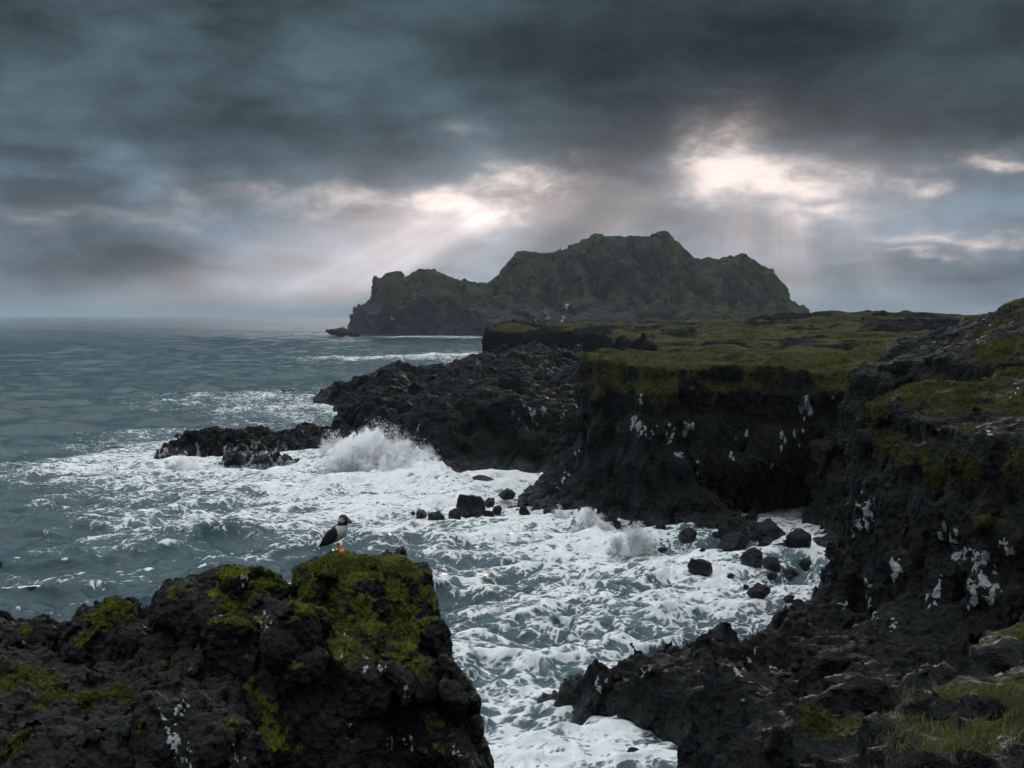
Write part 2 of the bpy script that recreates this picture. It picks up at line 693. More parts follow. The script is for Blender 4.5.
M_crag = rock_mat('lava_with_moss', 5.0, bdist=0.05, bump=1.0, lichen=0.30, dark=(0.004, 0.0043, 0.0046), pale=(0.016, 0.0178, 0.0185), spec=0.24, moss_a=(0.012, 0.017, 0.005), moss_b=(0.175, 0.185, 0.028))
M_soil = rock_mat('brown_weathered_lava', 4.0, dark=(0.006, 0.0055, 0.005), pale=(0.027, 0.023, 0.019), brown=(0.042, 0.028, 0.018), bdist=0.05, bump=1.0, lichen=0.25, moss_b=(0.07, 0.072, 0.016))
M_cliff = rock_mat('cliff_lava', 0.55, bdist=0.5, bump=1.0, wet=1.2, moss_a=(0.014, 0.020, 0.006), moss_b=(0.084, 0.084, 0.020))
M_shore = rock_mat('shore_lava', 0.6, bdist=0.5, bump=1.0, wet=1.6, rough=0.55, spec=0.13, dark=(0.0018, 0.0023, 0.0027), pale=(0.0088, 0.0102, 0.0112), moss_b=(0.04, 0.042, 0.014))
M_far = rock_mat('plateau_turf', 0.12, pale=(0.010, 0.011, 0.011), bdist=1.2, bump=0.8, moss_a=(0.016, 0.019, 0.007), moss_b=(0.078, 0.076, 0.030), spec=0.04, rough=0.95)
M_hill = rock_mat('headland_turf', 0.05, bdist=3.0, bump=0.8, moss_a=(0.009, 0.015, 0.007), moss_b=(0.062, 0.072, 0.024), dark=(0.004, 0.005, 0.0055), pale=(0.018, 0.020, 0.021))
M_boulder = rock_mat('wet_boulder_lava', 1.6, bdist=0.15, bump=1.0, wet=0.6, rough=0.5, dark=(0.0018, 0.0024, 0.0028), pale=(0.010, 0.012, 0.013))


def plain(name, col, rough=0.6, spec=0.4, var=0.25, scale=40):
    m, k, bs, out = new_mat(name)
    p = k.node('ShaderNodeTexCoord').outputs['Object']
    n = k.noise(p, scale, 4, 0.6)
    c = k.mix(k.sstep(n, 0.3, 0.7), tuple(x * (1 - var) for x in col), tuple(min(1, x * (1 + var)) for x in col))
    k.put(bs.inputs['Base Color'], c)
    k.put(bs.inputs['Roughness'], rough)
    k.put(bs.inputs['Specular IOR Level'], spec)
    return m


# ------------------------------------------------------------------ rock detail functions
def crags(scale, amp, zs=0.55, seed=0.0):
    """blocky lava relief: big lumps, angular blocks and cracks; scale = size of a block in metres"""
    def f(P):
        Q = P * np.array([1, 1, zs], F32) / scale + seed
        big = fbm(Q * 0.35, 3)
        warp = np.stack([perlin(Q * 0.9 + 3.1), perlin(Q * 0.9 + 9.7), perlin(Q * 0.9 + 21.3)], 1) * 0.30
        f1, f2, cid, tilt = worley(Q + warp)
        blk = (cid - 0.5) * 1.0 + 1.5 * tilt - 0.7 * np.exp(-((f2 - f1) / 0.10)**2)
        return (amp * (0.9 * big + 0.75 * blk)).astype(F32)
    return f


def two(f, g):
    return lambda P: f(P) + g(P)


def strata(Z, n, step, amp):
    """set-backs of a wall built of lava beds: each bed a near-vertical riser and a narrow ledge"""
    t = Z / step + n
    fr = t - np.floor(t)
    return amp * (np.floor(t) + sstep(fr, 0.62, 0.98) - t)


def damped(f, z0, z1, k):
    """relief that dies away where turf covers the rock"""
    return lambda P: f(P) * (1 - k * sstep(P[:, 2], z0, z1)).astype(F32)


def fine_disp(V, Q, scale, amp, seed=0.0, zs=0.7, mul=1.0):
    N = normals(V, Q)
    P = (V * np.array([1, 1, zs]) / scale + seed).astype(F32)
    f1, f2, cid, tilt = worley(P + 0.22 * np.stack([perlin(P * 1.3), perlin(P * 1.3 + 7), perlin(P * 1.3 + 13)], 1))
    d = (cid - 0.5) * 0.9 + 1.6 * tilt - 0.75 * np.exp(-((f2 - f1) / 0.11)**2)
    g1, g2, gid, gt = worley(P * 2.3 + 31)
    d += 0.45 * ((gid - 0.5) * 0.8 + 1.5 * gt - 0.5 * np.exp(-((g2 - g1) / 0.12)**2))
    return V + N * (amp * d * mul)[:, None]


def prism(sd, top, lean, z):
    """mass with plan distance sd (positive inside), a top level, and walls leaning in by lean metres per metre of height"""
    wall = (lean * np.maximum(z, 0) - sd) / math.sqrt(1 + lean * lean)
    return np.maximum(z - top, wall)


CAVE = []
COAST = []        # plan outlines the sea foams against

# ------------------------------------------------------------------ the distant headland
def build_headland():
    D0 = 1500.0
    sky = [(355, 338), (358, 330), (360, 306), (372, 300), (376, 282), (384, 275), (405, 274), (418, 269), (440, 271), (452, 277), (466, 280), (478, 284),
           (484, 283), (492, 277), (500, 268), (512, 257), (520, 250), (545, 248), (562, 246), (572, 242), (585, 238), (596, 233), (615, 236), (640, 237),
           (664, 234), (674, 241), (686, 250), (700, 261), (707, 258), (718, 259), (732, 251), (748, 257), (760, 266), (772, 271), (780, 283), (790, 294),
           (803, 306), (812, 316), (830, 325)]
    sx = np.array([W(u, v, D0)[0] for u, v in sky])
    sz = np.array([W(u, v, D0)[2] for u, v in sky])

    def field(X, Y, Z):
        px, py = X[:, 0, 0], Y[0, :, 0]
        XX, YY = np.meshgrid(px, py, indexing='ij')
        n0 = fbm(np.stack([XX.ravel() / 90, YY.ravel() / 90, np.full(XX.size, 1.7)], 1), 4).reshape(XX.shape)
        xr = XX / (YY / D0)                                   # silhouettes spread with distance behind the ridge
        xr = xr + (YY - D0) * 0.06
        ridge = np.interp(xr, sx, sz, left=-8, right=-8)
        low = np.interp(xr, sx, np.minimum(sz, 62), left=-8, right=-8)
        d = YY - D0
        gul = np.abs(fbm(np.stack([XX.ravel() / 38, YY.ravel() / 160, np.full(XX.size, 5.1)], 1), 4).reshape(XX.shape))
        toe = 185 + 25 * n0
        front = np.clip(1 + d / toe, 0, 1)                  # 0 at the toe, 1 on the ridge
        left = sstep(XX, 20, -80)
        prof = np.interp(front, [0, 0.05, 0.25, 0.6, 0.85, 1], [0, 0.16, 0.42, 0.76, 0.95, 1.0])
        profl = np.interp(front, [0, 0.06, 0.3, 0.7, 1], [0, 0.55, 0.80, 0.92, 1.0])
        prof = prof * (1 - left) + profl * left
        h = ridge * prof * (1 - 1.0 * gul * np.sin(np.pi * np.clip(front, 0, 1))) + 8 * n0 * np.sin(np.pi * front) * (front > 0)
        back = np.clip(1 - d / 260, 0, 1)
        h = np.where(d > 0, ridge * back**0.6 + 4 * n0 * (d > 20), h)
        h = np.where(front <= 0, -6, h)
        gx, gy = np.gradient(h, px, py)
        sl = np.sqrt(1 + np.minimum(gx**2 + gy**2, 9))
        return (Z - h[:, :, None]) / sl[:, :, None]
    cr = crags(32, 6.0, 0.6, 3.0)
    V, Q = surfnet(field, (-230, 1270, -7), (410, 1770, 132), 3.2, cr, band=14)
    V, Q = subdivide(V, Q)
    V = fine_disp(V, Q, 9.0, 1.2, 4.0)
    N = normals(V, Q)
    P = V.astype(F32)
    n = fbm(P / 35, 4)
    moss = sstep(N[:, 2] + 0.75 * n, 0.10, 0.70) * sstep(V[:, 2] + 30 * n + 0.10 * V[:, 0], 20, 48)
    V = turf(V, Q, moss, 2)
    pts = surf_points(V, [(548, 306), (560, 312), (552, 316), (566, 304), (540, 314), (398, 318)])
    g = blobs(V, pts, [(7, 14, 13)] * 5 + [(5, 8, 5)]) * 0.42
    o = mesh_obj('headland_hill', V, Q, M_hill, (90, 1500, 0), dict(moss=moss, guano=g))
    tag(o, 'large green headland with steep sides rising from the sea on the horizon', 'headland', kind='structure')


# ------------------------------------------------------------------ far plateau of lava and turf
def build_plateau():
    poly = [(18, 160), (24, 200), (28, 300), (28, 405), (14, 415), (4, 420), (-11, 424), (-11, 450), (4, 520), (30, 640), (28, 760), (40, 900), (60, 1100), (70, 1330), (520, 1330), (520, 150)]
    COAST.append(poly)

    def field(X, Y, Z):
        px, py = X[:, 0, 0], Y[0, :, 0]
        XX, YY = np.meshgrid(px, py, indexing='ij')
        sd = poly_sd(XX, YY, poly)
        S = np.stack([XX.ravel() / 45, YY.ravel() / 45, np.zeros(XX.size)], 1)
        n = fbm(S, 5).reshape(XX.shape)
        r = ridged(S * 1.7 + 3, 4).reshape(XX.shape)
        top = 14.4 + 2.2 * n + 1.8 * (r - 1)
        top += 5.0 * np.exp(-((XX / np.maximum(YY, 1) - 0.30) / 0.10)**2) * sstep(YY, 250, 480) * (1 + 0.7 * n)
        top -= 1.0 * sstep(YY, 250, 160)
        top += 1.3 * sstep(YY, 400, 425) * sstep(XX, 45, 25) * sstep(YY, 520, 470)
        sd = sd + 2.2 * n
        return prism(sd[:, :, None], top[:, :, None], 0.12, Z)
    V, Q = surfnet(field, (-30, 150, -3), (470, 1340, 26), 2.4, damped(crags(7, 1.6, 0.7, 8.0), 10.5, 13, 0.6), band=5)
    V, Q = subdivide(V, Q)
    V = fine_disp(V, Q, 3.5, 0.55, 2.0)
    N = normals(V, Q)
    n = fbm((V / 30).astype(F32), 5)
    moss = sstep(N[:, 2] + 0.3 * n, 0.55, 0.9) * sstep(V[:, 2], 9, 12.5) * np.clip(0.68 + 1.6 * n, 0, 1)
    V = turf(V, Q, moss)
    g = blobs(V, surf_points(V, [(705, 330), (760, 333)]), [(2, 3, 1)] * 2) * 0.3
    o = mesh_obj('plateau_terrain', V, Q, M_far, (200, 700, 0), dict(moss=moss, guano=g))
    tag(o, 'flat mossy lava plateau stretching from the cliff tops to the headland', 'plateau', kind='structure')


# ------------------------------------------------------------------ black lava promontory
def build_promontory():
    front = [G(331, 446), G(352, 452), G(392, 462), G(420, 474), G(455, 476), G(492, 472), G(552, 471), (9, 150)]
    poly = front + [(24, 160), (24, 300), (5, 420), (-8, 430), (-14, 400)] + [G(470, 384), G(418, 388), G(372, 393), G(330, 397), G(316, 401), G(330, 412), G(352, 420), G(338, 432)]
    COAST.append(poly)

    def field(X, Y, Z):
        px, py = X[:, 0, 0], Y[0, :, 0]
        XX, YY = np.meshgrid(px, py, indexing='ij')
        sd = poly_sd(XX, YY, poly)
        n = fbm(np.stack([XX.ravel() / 14, YY.ravel() / 22, np.zeros(XX.size)], 1), 5).reshape(XX.shape)
        top = np.interp(YY, [150, 185, 230, 280, 330, 430], [6.6, 8.2, 9.0, 8.4, 6.0, 7.0])
        top = top + 1.5 * sstep(XX + 3 * n, -7, 9)
        top = top * sstep(XX, -46 - (YY - 190) * 0.12, -4 - (YY - 190) * 0.03) ** 0.9 + 0.6 + 2.6 * n
        return prism((sd + 2.0 * n)[:, :, None], top[:, :, None], 0.7, Z)
    V, Q = surfnet(field, (-66, 146, -1.5), (16, 440, 17), 0.6, two(crags(9.0, 2.1, 0.55, 1.0), crags(3.2, 0.7, 0.7, 5.0)), band=6.5)
    V, Q = subdivide(V, Q)
    V = fine_disp(V, Q, 1.5, 0.26, 6.0)
    N = normals(V, Q)
    n = fbm((V / 9).astype(F32), 4)
    moss = sstep(N[:, 2] + 0.3 * n, 0.7, 0.95) * sstep(V[:, 0] + 8 * n, -10, 6) * sstep(V[:, 2], 6, 9) * 0.4
    g = clusters(V, [(520, 405, .8), (535, 400, 1), (548, 408, 1), (560, 404, .8), (415, 425, .5), (530, 425, .6), (512, 412, .6), (575, 400, .7), (540, 364, .7), (555, 366, .7)], 0.75, 2) * 0.6
    o = mesh_obj('promontory_shore', V, Q, M_shore, (-15, 220, 0), dict(moss=moss, guano=g))
    tag(o, 'low black lava promontory running into the sea with surf breaking on it', 'promontory', kind='structure')


# ------------------------------------------------------------------ cliff with the sea cave
def build_cave_cliff():
    base = [(16, 175), (10.5, 162), (8.6, 148), (7.6, 136), (8.2, 126), G(608, 521), G(640, 529), G(690, 527), G(742, 521), G(835, 521), (40, 112), (75, 108), (75, 192), (16, 192)]
    talus = [(12, 172), (4.0, 160), G(528, 492), G(520, 505), G(545, 516), G(575, 519), G(610, 528), G(650, 532), G(700, 526), G(735, 532), G(775, 540), G(815, 556), G(860, 565), (45, 105), (45, 165)]
    COAST.append(talus)

    def field(X, Y, Z):
        px, py = X[:, 0, 0], Y[0, :, 0]
        XX, YY = np.meshgrid(px, py, indexing='ij')
        n = fbm(np.stack([XX.ravel() / 11, YY.ravel() / 11, np.full(XX.size, 2.0)], 1), 4).reshape(XX.shape)
        rr_ = ridged(np.stack([XX.ravel() / 9, YY.ravel() / 9, np.full(XX.size, 6.0)], 1), 3).reshape(XX.shape)
        sd = poly_sd(XX, YY, base) + 1.6 * n + 1.5 * (rr_ - 0.9)
        st = poly_sd(XX, YY, talus) + 0.8 * n
        top = 15.7 + 1.3 * n - 0.012 * np.maximum(XX - 10, 0) - 0.02 * (YY - 125) - 2.2 * sstep(XX, 20, 34) * sstep(YY, 150, 120) * 0.6
        F = prism(sd[:, :, None] - strata(Z, 0.5 * n[:, :, None], 3.4, 1.1), top[:, :, None], 0.13, Z)
        # a ledge part of the way down
        F2 = prism((sd + 1.2 + n)[:, :, None], (6.5 + 2.0 * n)[:, :, None], 0.55, Z)
        F = smin(F, F2, 0.8)
        F3 = prism(st[:, :, None], (2.6 + 1.2 * n - 2.0 * np.exp(-((XX - 25.5) / 7)**2))[:, :, None], 1.5, Z)
        F = smin(F, F3, 0.6)
        # sea cave
        ex = np.sqrt(((X - 27.3) / 6.2)**2 + ((Y - 120.5) / 9.0)**2 + ((Z - 0.6) / 5.2)**2)
        F = np.maximum(F, -(ex - 1) * 5.0)
        ex = np.sqrt(((X - 20) / 3.2)**2 + ((Y - 122) / 4.0)**2 + ((Z - 0.2) / 3.2)**2)
        return np.maximum(F, -(ex - 1) * 3.0)
    V, Q = surfnet(field, (-6, 100, -1.2), (74, 190, 21), 0.42, damped(two(crags(4.6, 0.95, 0.55, 4.0), crags(1.7, 0.5, 0.7, 2.0)), 13.0, 14.6, 0.75), band=4.2)
    V, Q = subdivide(V, Q)
    V = fine_disp(V, Q, 0.95, 0.20, 5.0, 0.30, 1 - 0.6 * sstep(V[:, 2], 13.0, 14.6))
    N = normals(V, Q)
    n = fbm((V / 5).astype(F32), 4)
    moss = sstep(N[:, 2] + 0.35 * n, 0.5, 0.85) * (sstep(V[:, 2] + 1.2 * n, 12.0, 13.8) + 0.35 * sstep(V[:, 2] + 3 * n, 7, 11))
    moss = np.maximum(moss, 0.62 * sstep(V[:, 2] + 3.2 * n, 11.0, 13.5) * sstep(N[:, 2], -0.3, 0.2))
    mp = surf_points(V, [(665, 400), (720, 400), (610, 372), (650, 378), (760, 385)])
    moss = np.clip(moss + blobs(V, mp, [(2.2, 2.5, 2.0)] * len(mp)) * 0.45, 0, 1)
    V = turf(V, Q, moss)
    spots = [(630, 415, 1.0), (640, 422, 1.0), (690, 437, 1.3), (678, 430, .8), (676, 442, .7), (728, 455, .8), (732, 445, .5), (812, 412, 1.1), (806, 418, .6), (785, 430, .6), (789, 447, .6), (842, 404, .8),
             (823, 462, .9), (846, 474, .9), (655, 430, .5), (700, 470, .5), (770, 470, .5), (742, 438, .4), (570, 452, .5), (565, 470, .5), (556, 480, .6)]
    g = clusters(V, spots, 0.50, 3) * 0.85
    o = mesh_obj('cave_cliff_terrain', V, Q, M_cliff, (30, 140, 0), dict(moss=moss, guano=g))
    CAVE.extend([V, N, moss])
    tag(o, 'tall black lava cliff with a dark sea cave at its foot and turf on top', 'cliff', kind='structure')


# ------------------------------------------------------------------ nearer cliff on the right
def build_near_cliff():
    apron = [(70, 108), (30, 108), G(850, 548, 1.0), G(828, 575, 1.2), G(812, 596, 1.6), G(775, 628, 2.2), G(725, 640, 2.4), G(690, 634, 2.2), G(655, 644, 2.2), G(622, 668, 1.8), G(590, 676, 1.2), G(558, 686, 0.6), G(548, 692), G(560, 706), G(590, 716), G(640, 735), G(690, 748),
             G(740, 766), (12.5, 49), (10, 40), (7, 30), (5, 22), (3, 12), (3, 6), (70, 6)]
    wall = [(70, 74), (40, 73), (33, 76), (28.5, 82), (25, 85), (22.8, 82), (22.0, 76), (22.8, 70), (21.2, 63), (22.6, 55), (21.5, 48), (24, 42), (25, 34), (22, 26), (24, 14), (70, 6)]
    hill = [(75, 118), (42, 122), (32, 117), (33, 110), (35.5, 105), (36.5, 99), (38.5, 92), (41, 86), (47, 81), (60, 78), (75, 76)]
    buttress = [W(720, 720, 44)[:2], W(800, 700, 41)[:2], W(870, 700, 40)[:2], W(905, 720, 36)[:2], W(900, 768, 30)[:2], W(800, 768, 33)[:2], W(735, 760, 40)[:2]]
    ledge = [W(868, 768, 15)[:2], W(868, 735, 19)[:2], W(885, 705, 22)[:2], W(950, 690, 24)[:2], W(990, 672, 25)[:2], W(1040, 655, 27)[:2], (22, 24), (22, 6), (3.6, 6)]
    COAST.append(apron)

    def field(X, Y, Z):
        px, py = X[:, 0, 0], Y[0, :, 0]
        XX, YY = np.meshgrid(px, py, indexing='ij')
        S = np.stack([XX.ravel(), YY.ravel(), np.full(XX.size, 3.0)], 1)
        n = fbm(S / 8, 4).reshape(XX.shape)
        n2 = fbm(S / 3 + 9, 3).reshape(XX.shape)
        sa = poly_sd(XX, YY, apron) + 0.9 * n + 0.5
        F = prism(sa[:, :, None], (7.0 + 1.4 * n)[:, :, None], 1.75, Z)
        # a low knuckle of boulders at the water's edge
        lowtop = np.clip(2.2 + 1.1 * n + 1.2 * n2, 0.8, 5)
        F = smin(F, prism((sa + 0.3)[:, :, None], lowtop[:, :, None], 0.35, Z), 0.4)
        sw = poly_sd(XX, YY, wall) + 1.3 * n + 0.9 * n2
        top = 14.2 + 0.30 * np.maximum(XX - 22, 0) + 0.5 * n
        top = np.minimum(top, 19.5)
        F = smin(F, prism(sw[:, :, None] + 2.2 - strata(Z, 0.6 * n[:, :, None], 2.8, 0.9), top[:, :, None], 0.22, Z), 0.6)
        sh = poly_sd(XX, YY, hill) + 1.2 * n
        htop = 15.3 + np.clip((XX - 33) * 0.42, -0.8, 9) + 0.5 * n
        F = smin(F, prism(sh[:, :, None] + 3.6 - strata(Z, 0.6 * n[:, :, None], 3.0, 1.0), htop[:, :, None], 0.25, Z), 0.6)
        sb = poly_sd(XX, YY, buttress) + 0.4 * n
        F = smin(F, prism(sb[:, :, None] + 2.5, (7.4 + 0.6 * n2)[:, :, None], 0.35, Z), 0.8)
        sl = poly_sd(XX, YY, ledge) + 0.25 * n2
        ltop = np.interp(YY, [6, 14, 20, 26], [14.9, 14.0, 13.0, 12.2]) + 0.12 * np.maximum(XX - 6, 0) + 0.45 * sstep(XX, 8.5, 11) * sstep(YY, 20, 23) + 0.25 * n2
        F = smin(F, prism(sl[:, :, None] + 3.0, ltop[:, :, None], 0.22, Z), 0.3)
        return F
    V, Q = surfnet(field, (-2, 6.5, -1.2), (68, 120, 26), 0.36, damped(two(crags(3.8, 0.85, 0.7, 11.0), crags(1.35, 0.42, 0.8, 3.0)), 12.4, 14.2, 0.35), band=3.6)
    V, Q = subdivide(V, Q)
    V = fine_disp(V, Q, 0.62, 0.15, 1.0, 0.45, 1 - 0.3 * sstep(V[:, 2], 12.4, 14.2))
    N = normals(V, Q)
    n = fbm((V / 4).astype(F32), 4)
    moss = sstep(N[:, 2] + 0.35 * n, 0.45, 0.8) * sstep(V[:, 2] + 1.5 * n, 11, 14.0)
    moss *= np.clip(0.75 + 1.1 * fbm((V / 7 + 3).astype(F32), 3) - 0.45 * sstep(V[:, 1], 84, 92), 0, 1)
    mp = surf_points(V, [(865, 420), (880, 440), (900, 450), (930, 480), (960, 470), (1010, 460), (985, 510), (990, 350), (930, 385), (820, 715), (835, 712), (870, 405)])
    moss = np.clip(moss + blobs(V, mp, [(1.5, 2.0, 1.2)] * len(mp)) * 0.72, 0, 1)
    V = turf(V, Q, moss, 6)
    spots = [(858, 508, 1.0), (865, 520, 1.0), (862, 500, .8), (855, 515, .8), (848, 530, .6), (890, 560, 1.0), (893, 568, .7), (945, 540, 1.0), (950, 545, 1.1), (975, 570, 1.2), (985, 575, 1.0), (990, 592, .9), 
             (968, 605, .7), (932, 590, .9), (935, 595, .5), (1005, 560, .6), (972, 552, .5), (865, 600, .6), (868, 610, .5), (845, 600, .5), (890, 622, .5), (860, 580, .5), (1010, 385, .6), (1000, 540, .5),
             (752, 655, .6), (742, 668, .4), (775, 665, .5), (985, 430, .5), (600, 682, .8), (640, 668, .5)]
    g = clusters(V, spots, 0.34, 4) * 0.85
    o = mesh_obj('near_cliff_terrain', V, Q, M_cliff, (30, 60, 0), dict(moss=moss, guano=g))
    tag(o, 'dark lava cliff spattered white by seabirds, sloping to a boulder shore', 'cliff', kind='structure')
    return V, N, moss


# ------------------------------------------------------------------ lumps -> rock (foreground and skerries)
def lump_rock(name, lumps, vox, block, amp, mat, fine, k=0.08, calm=None, floor=None, moss_fn=None, guano_fn=None, seed=0.0, zs=0.8):
    """lumps: (centre xyz, radii xyz); a knobbly union of them with lava relief"""
    Cc = np.array([c for c, r in lumps])
    Rr = np.array([r for c, r in lumps])
    lo = (Cc - Rr).min(0) - amp * 2.2
    hi = (Cc + Rr).max(0) + amp * 2.2
    if floor is not None:
        lo[2] = max(lo[2], floor)

    def field(X, Y, Z):
        F = None
        for c, r in zip(Cc, Rr):
            q = np.sqrt(((X - c[0]) / r[0])**2 + ((Y - c[1]) / r[1])**2 + ((Z - c[2]) / r[2])**2)
            d = (q - 1) * float(np.min(r)) * 0.9
            F = d if F is None else smin(F, d, k)
        return F
    cr = crags(block, amp, zs, seed)

    def quiet(P):
        if calm is None:
            return np.ones(len(P), F32)
        q = np.ones(len(P), F32)
        for c, rad in calm:
            e = (P - np.array(c)) / rad
            q *= (1 - 0.88 * np.exp(-(e * e).sum(1))).astype(F32)
        return q
    V, Q = surfnet(field, lo, hi, vox, lambda P: cr(P) * quiet(P), band=amp * 3)
    V, Q = subdivide(V, Q)
    V = fine_disp(V, Q, fine[0], fine[1], seed + 2, mul=quiet(V))
    N = normals(V, Q)
    moss = moss_fn(V, N) if moss_fn else np.zeros(len(V))
    g = guano_fn(V, N) if guano_fn else np.zeros(len(V))
    org = (float(V[:, 0].mean()), float(V[:, 1].mean()), float(V[:, 2].min()))
    o = mesh_obj(name, V, Q, mat, org, dict(moss=moss, guano=g))
    return o, V, Q, N, moss


def L(u, v, d, ru, rv, ry):
    s = d / FPX
    return (W(u, v, d), (ru * s, ry, rv * s))


def patch_moss(pix, rad, base=0.0, nz=(0.1, 0.6)):
    def f(V, N):
        pts, rr = [], []
        for u, v, s in pix:
            q = surf_points(V, [(u, v)])
            if q:
                pts.append(q[0])
                rr.append(rad * s)
        n = fbm((V / (rad * 1.2)).astype(F32), 4)
        m = blobs(V, pts, rr) if pts else 0
        up = sstep(N[:, 2] + 0.3 * n, *nz)
        return np.clip((m * (0.55 + 0.45 * up) + base * up) * (0.9 + 0.5 * n), 0, 1)
    return f


def patch_guano(pix, rad):
    def f(V, N):
        return clusters(V, pix, rad, 5) * 0.8
    return f


MOSSY = []      # (V, N, moss) of rocks that carry moss fibres


def build_foreground():
    crag = [L(330, 735, 7.4, 130, 130, 0.75), L(341, 602, 7.5, 42, 48, 0.28), L(342, 588, 7.4, 30, 33, 0.20), L(312, 620, 7.5, 30, 42, 0.26), L(335, 640, 7.5, 90, 60, 0.42), L(396, 597, 7.6, 30, 44, 0.28), L(412, 648, 7.5, 38, 48, 0.35),
            L(430, 715, 7.3, 48, 66, 0.45), L(455, 780, 7.2, 42, 60, 0.45), L(440, 850, 7.2, 80, 90, 0.6), L(292, 640, 6.95, 40, 52, 0.24), L(240, 626, 7.4, 54, 42, 0.34),
            L(192, 628, 7.5, 38, 40, 0.30), L(178, 612, 7.5, 22, 22, 0.2), L(212, 604, 7.5, 22, 18, 0.2), L(272, 610, 7.6, 54, 27, 0.30), L(374, 602, 7.55, 34, 38, 0.26), L(220, 680, 7.3, 90, 55, 0.4), L(300, 860, 7.4, 190, 110, 0.9), L(395, 690, 7.05, 45, 40, 0.25), L(360, 650, 7.1, 30, 26, 0.2)]
    mo = [(345, 556, 1.2), (320, 570, 1.0), (330, 590, 1.1), (385, 560, 1.2), (400, 570, 1.2), (412, 590, 1.1), (345, 625, 1.0), (365, 605, 1.2), (340, 610, .9), (310, 600, .7), (270, 575, 1.1), (290, 575, .9), (248, 622, .8), (240, 600, .5), (210, 628, .7),
          (410, 640, .9), (390, 615, .9), (425, 660, .6), (225, 572, .6), (350, 640, .8), (375, 640, .7), (250, 720, .9), (240, 700, .6), (440, 720, .5), (280, 755, .7), (400, 610, .8), (420, 625, .7)]
    gu = [(372, 660, .9), (380, 668, .8), (352, 634, .5), (262, 615, .8), (260, 622, .7), (218, 612, .6), (368, 615, .5), (245, 583, .6), (345, 648, .5), (398, 735, .8), (408, 745, .8), (395, 742, .6), (455, 748, .7), (350, 730, .4), (410, 690, .5), (170, 620, .4)]
    o, V, Q, N, m = lump_rock('rock_crag', crag, 0.024, 0.25, 0.085, M_crag, (0.085, 0.010), k=0.09, calm=[(W(341, 555, 7.4), 0.24), (W(386, 556, 7.55), 0.20), (W(402, 550, 7.55), 0.14)], floor=16.4, moss_fn=patch_moss(mo, 0.14, 0.34), guano_fn=patch_guano(gu, 0.030), seed=3.0)
    tag(o, 'rugged dark lava crag with yellow-green moss, the puffin standing on top', 'rock')
    MOSSY.append((V, N, m))
    out = [(o, V)]

    def rock(name, lumps, label, mat, moss, guano, vox=0.022, block=0.16, amp=0.055, seed=0.0, base=0.0, fine=(0.07, 0.012)):
        o, V, Q, N, m = lump_rock(name, lumps, vox, block, amp, mat, fine, k=0.06, moss_fn=patch_moss(moss, 0.12, base), guano_fn=patch_guano(guano, 0.03), seed=seed)
        tag(o, label, 'boulder')
        MOSSY.append((V, N, m))
    rock('boulder', [L(118, 638, 7.7, 46, 40, 0.32), L(92, 650, 7.6, 34, 36, 0.3), L(140, 660, 7.6, 40, 45, 0.3)], 'mossy rounded boulder between the crag and the far-left dark boulder', M_crag,
         [(115, 605, 1.1), (100, 612, .9), (130, 610, .9), (85, 630, .6)], [(150, 625, .4)], seed=5.0, base=0.2)
    rock('boulder', [L(10, 650, 7.5, 44, 36, 0.30), L(40, 646, 7.6, 24, 30, 0.24), L(-20, 660, 7.5, 60, 40, 0.4)], 'nearly black boulder cut off by the left edge of the photo', M_crag,
         [(30, 626, .6), (15, 660, .7), (10, 645, .5)], [(28, 640, .3)], seed=9.0)
    rock('boulder', [L(165, 755, 5.7, 78, 62, 0.32), L(215, 770, 5.7, 45, 58, 0.3), L(120, 775, 5.6, 60, 55, 0.3), L(160, 840, 5.7, 110, 90, 0.5)], 'dark boulder in the bottom left corner with a long white dropping streak', M_crag,
         [(135, 720, .6), (230, 715, .5)], [(168, 720, .7), (175, 735, .9), (180, 750, 1.0), (182, 738, .8), (186, 705, .8), (182, 702, .8), (190, 760, .7), (240, 755, .5), (160, 712, .5)], seed=13.0, base=0.12)


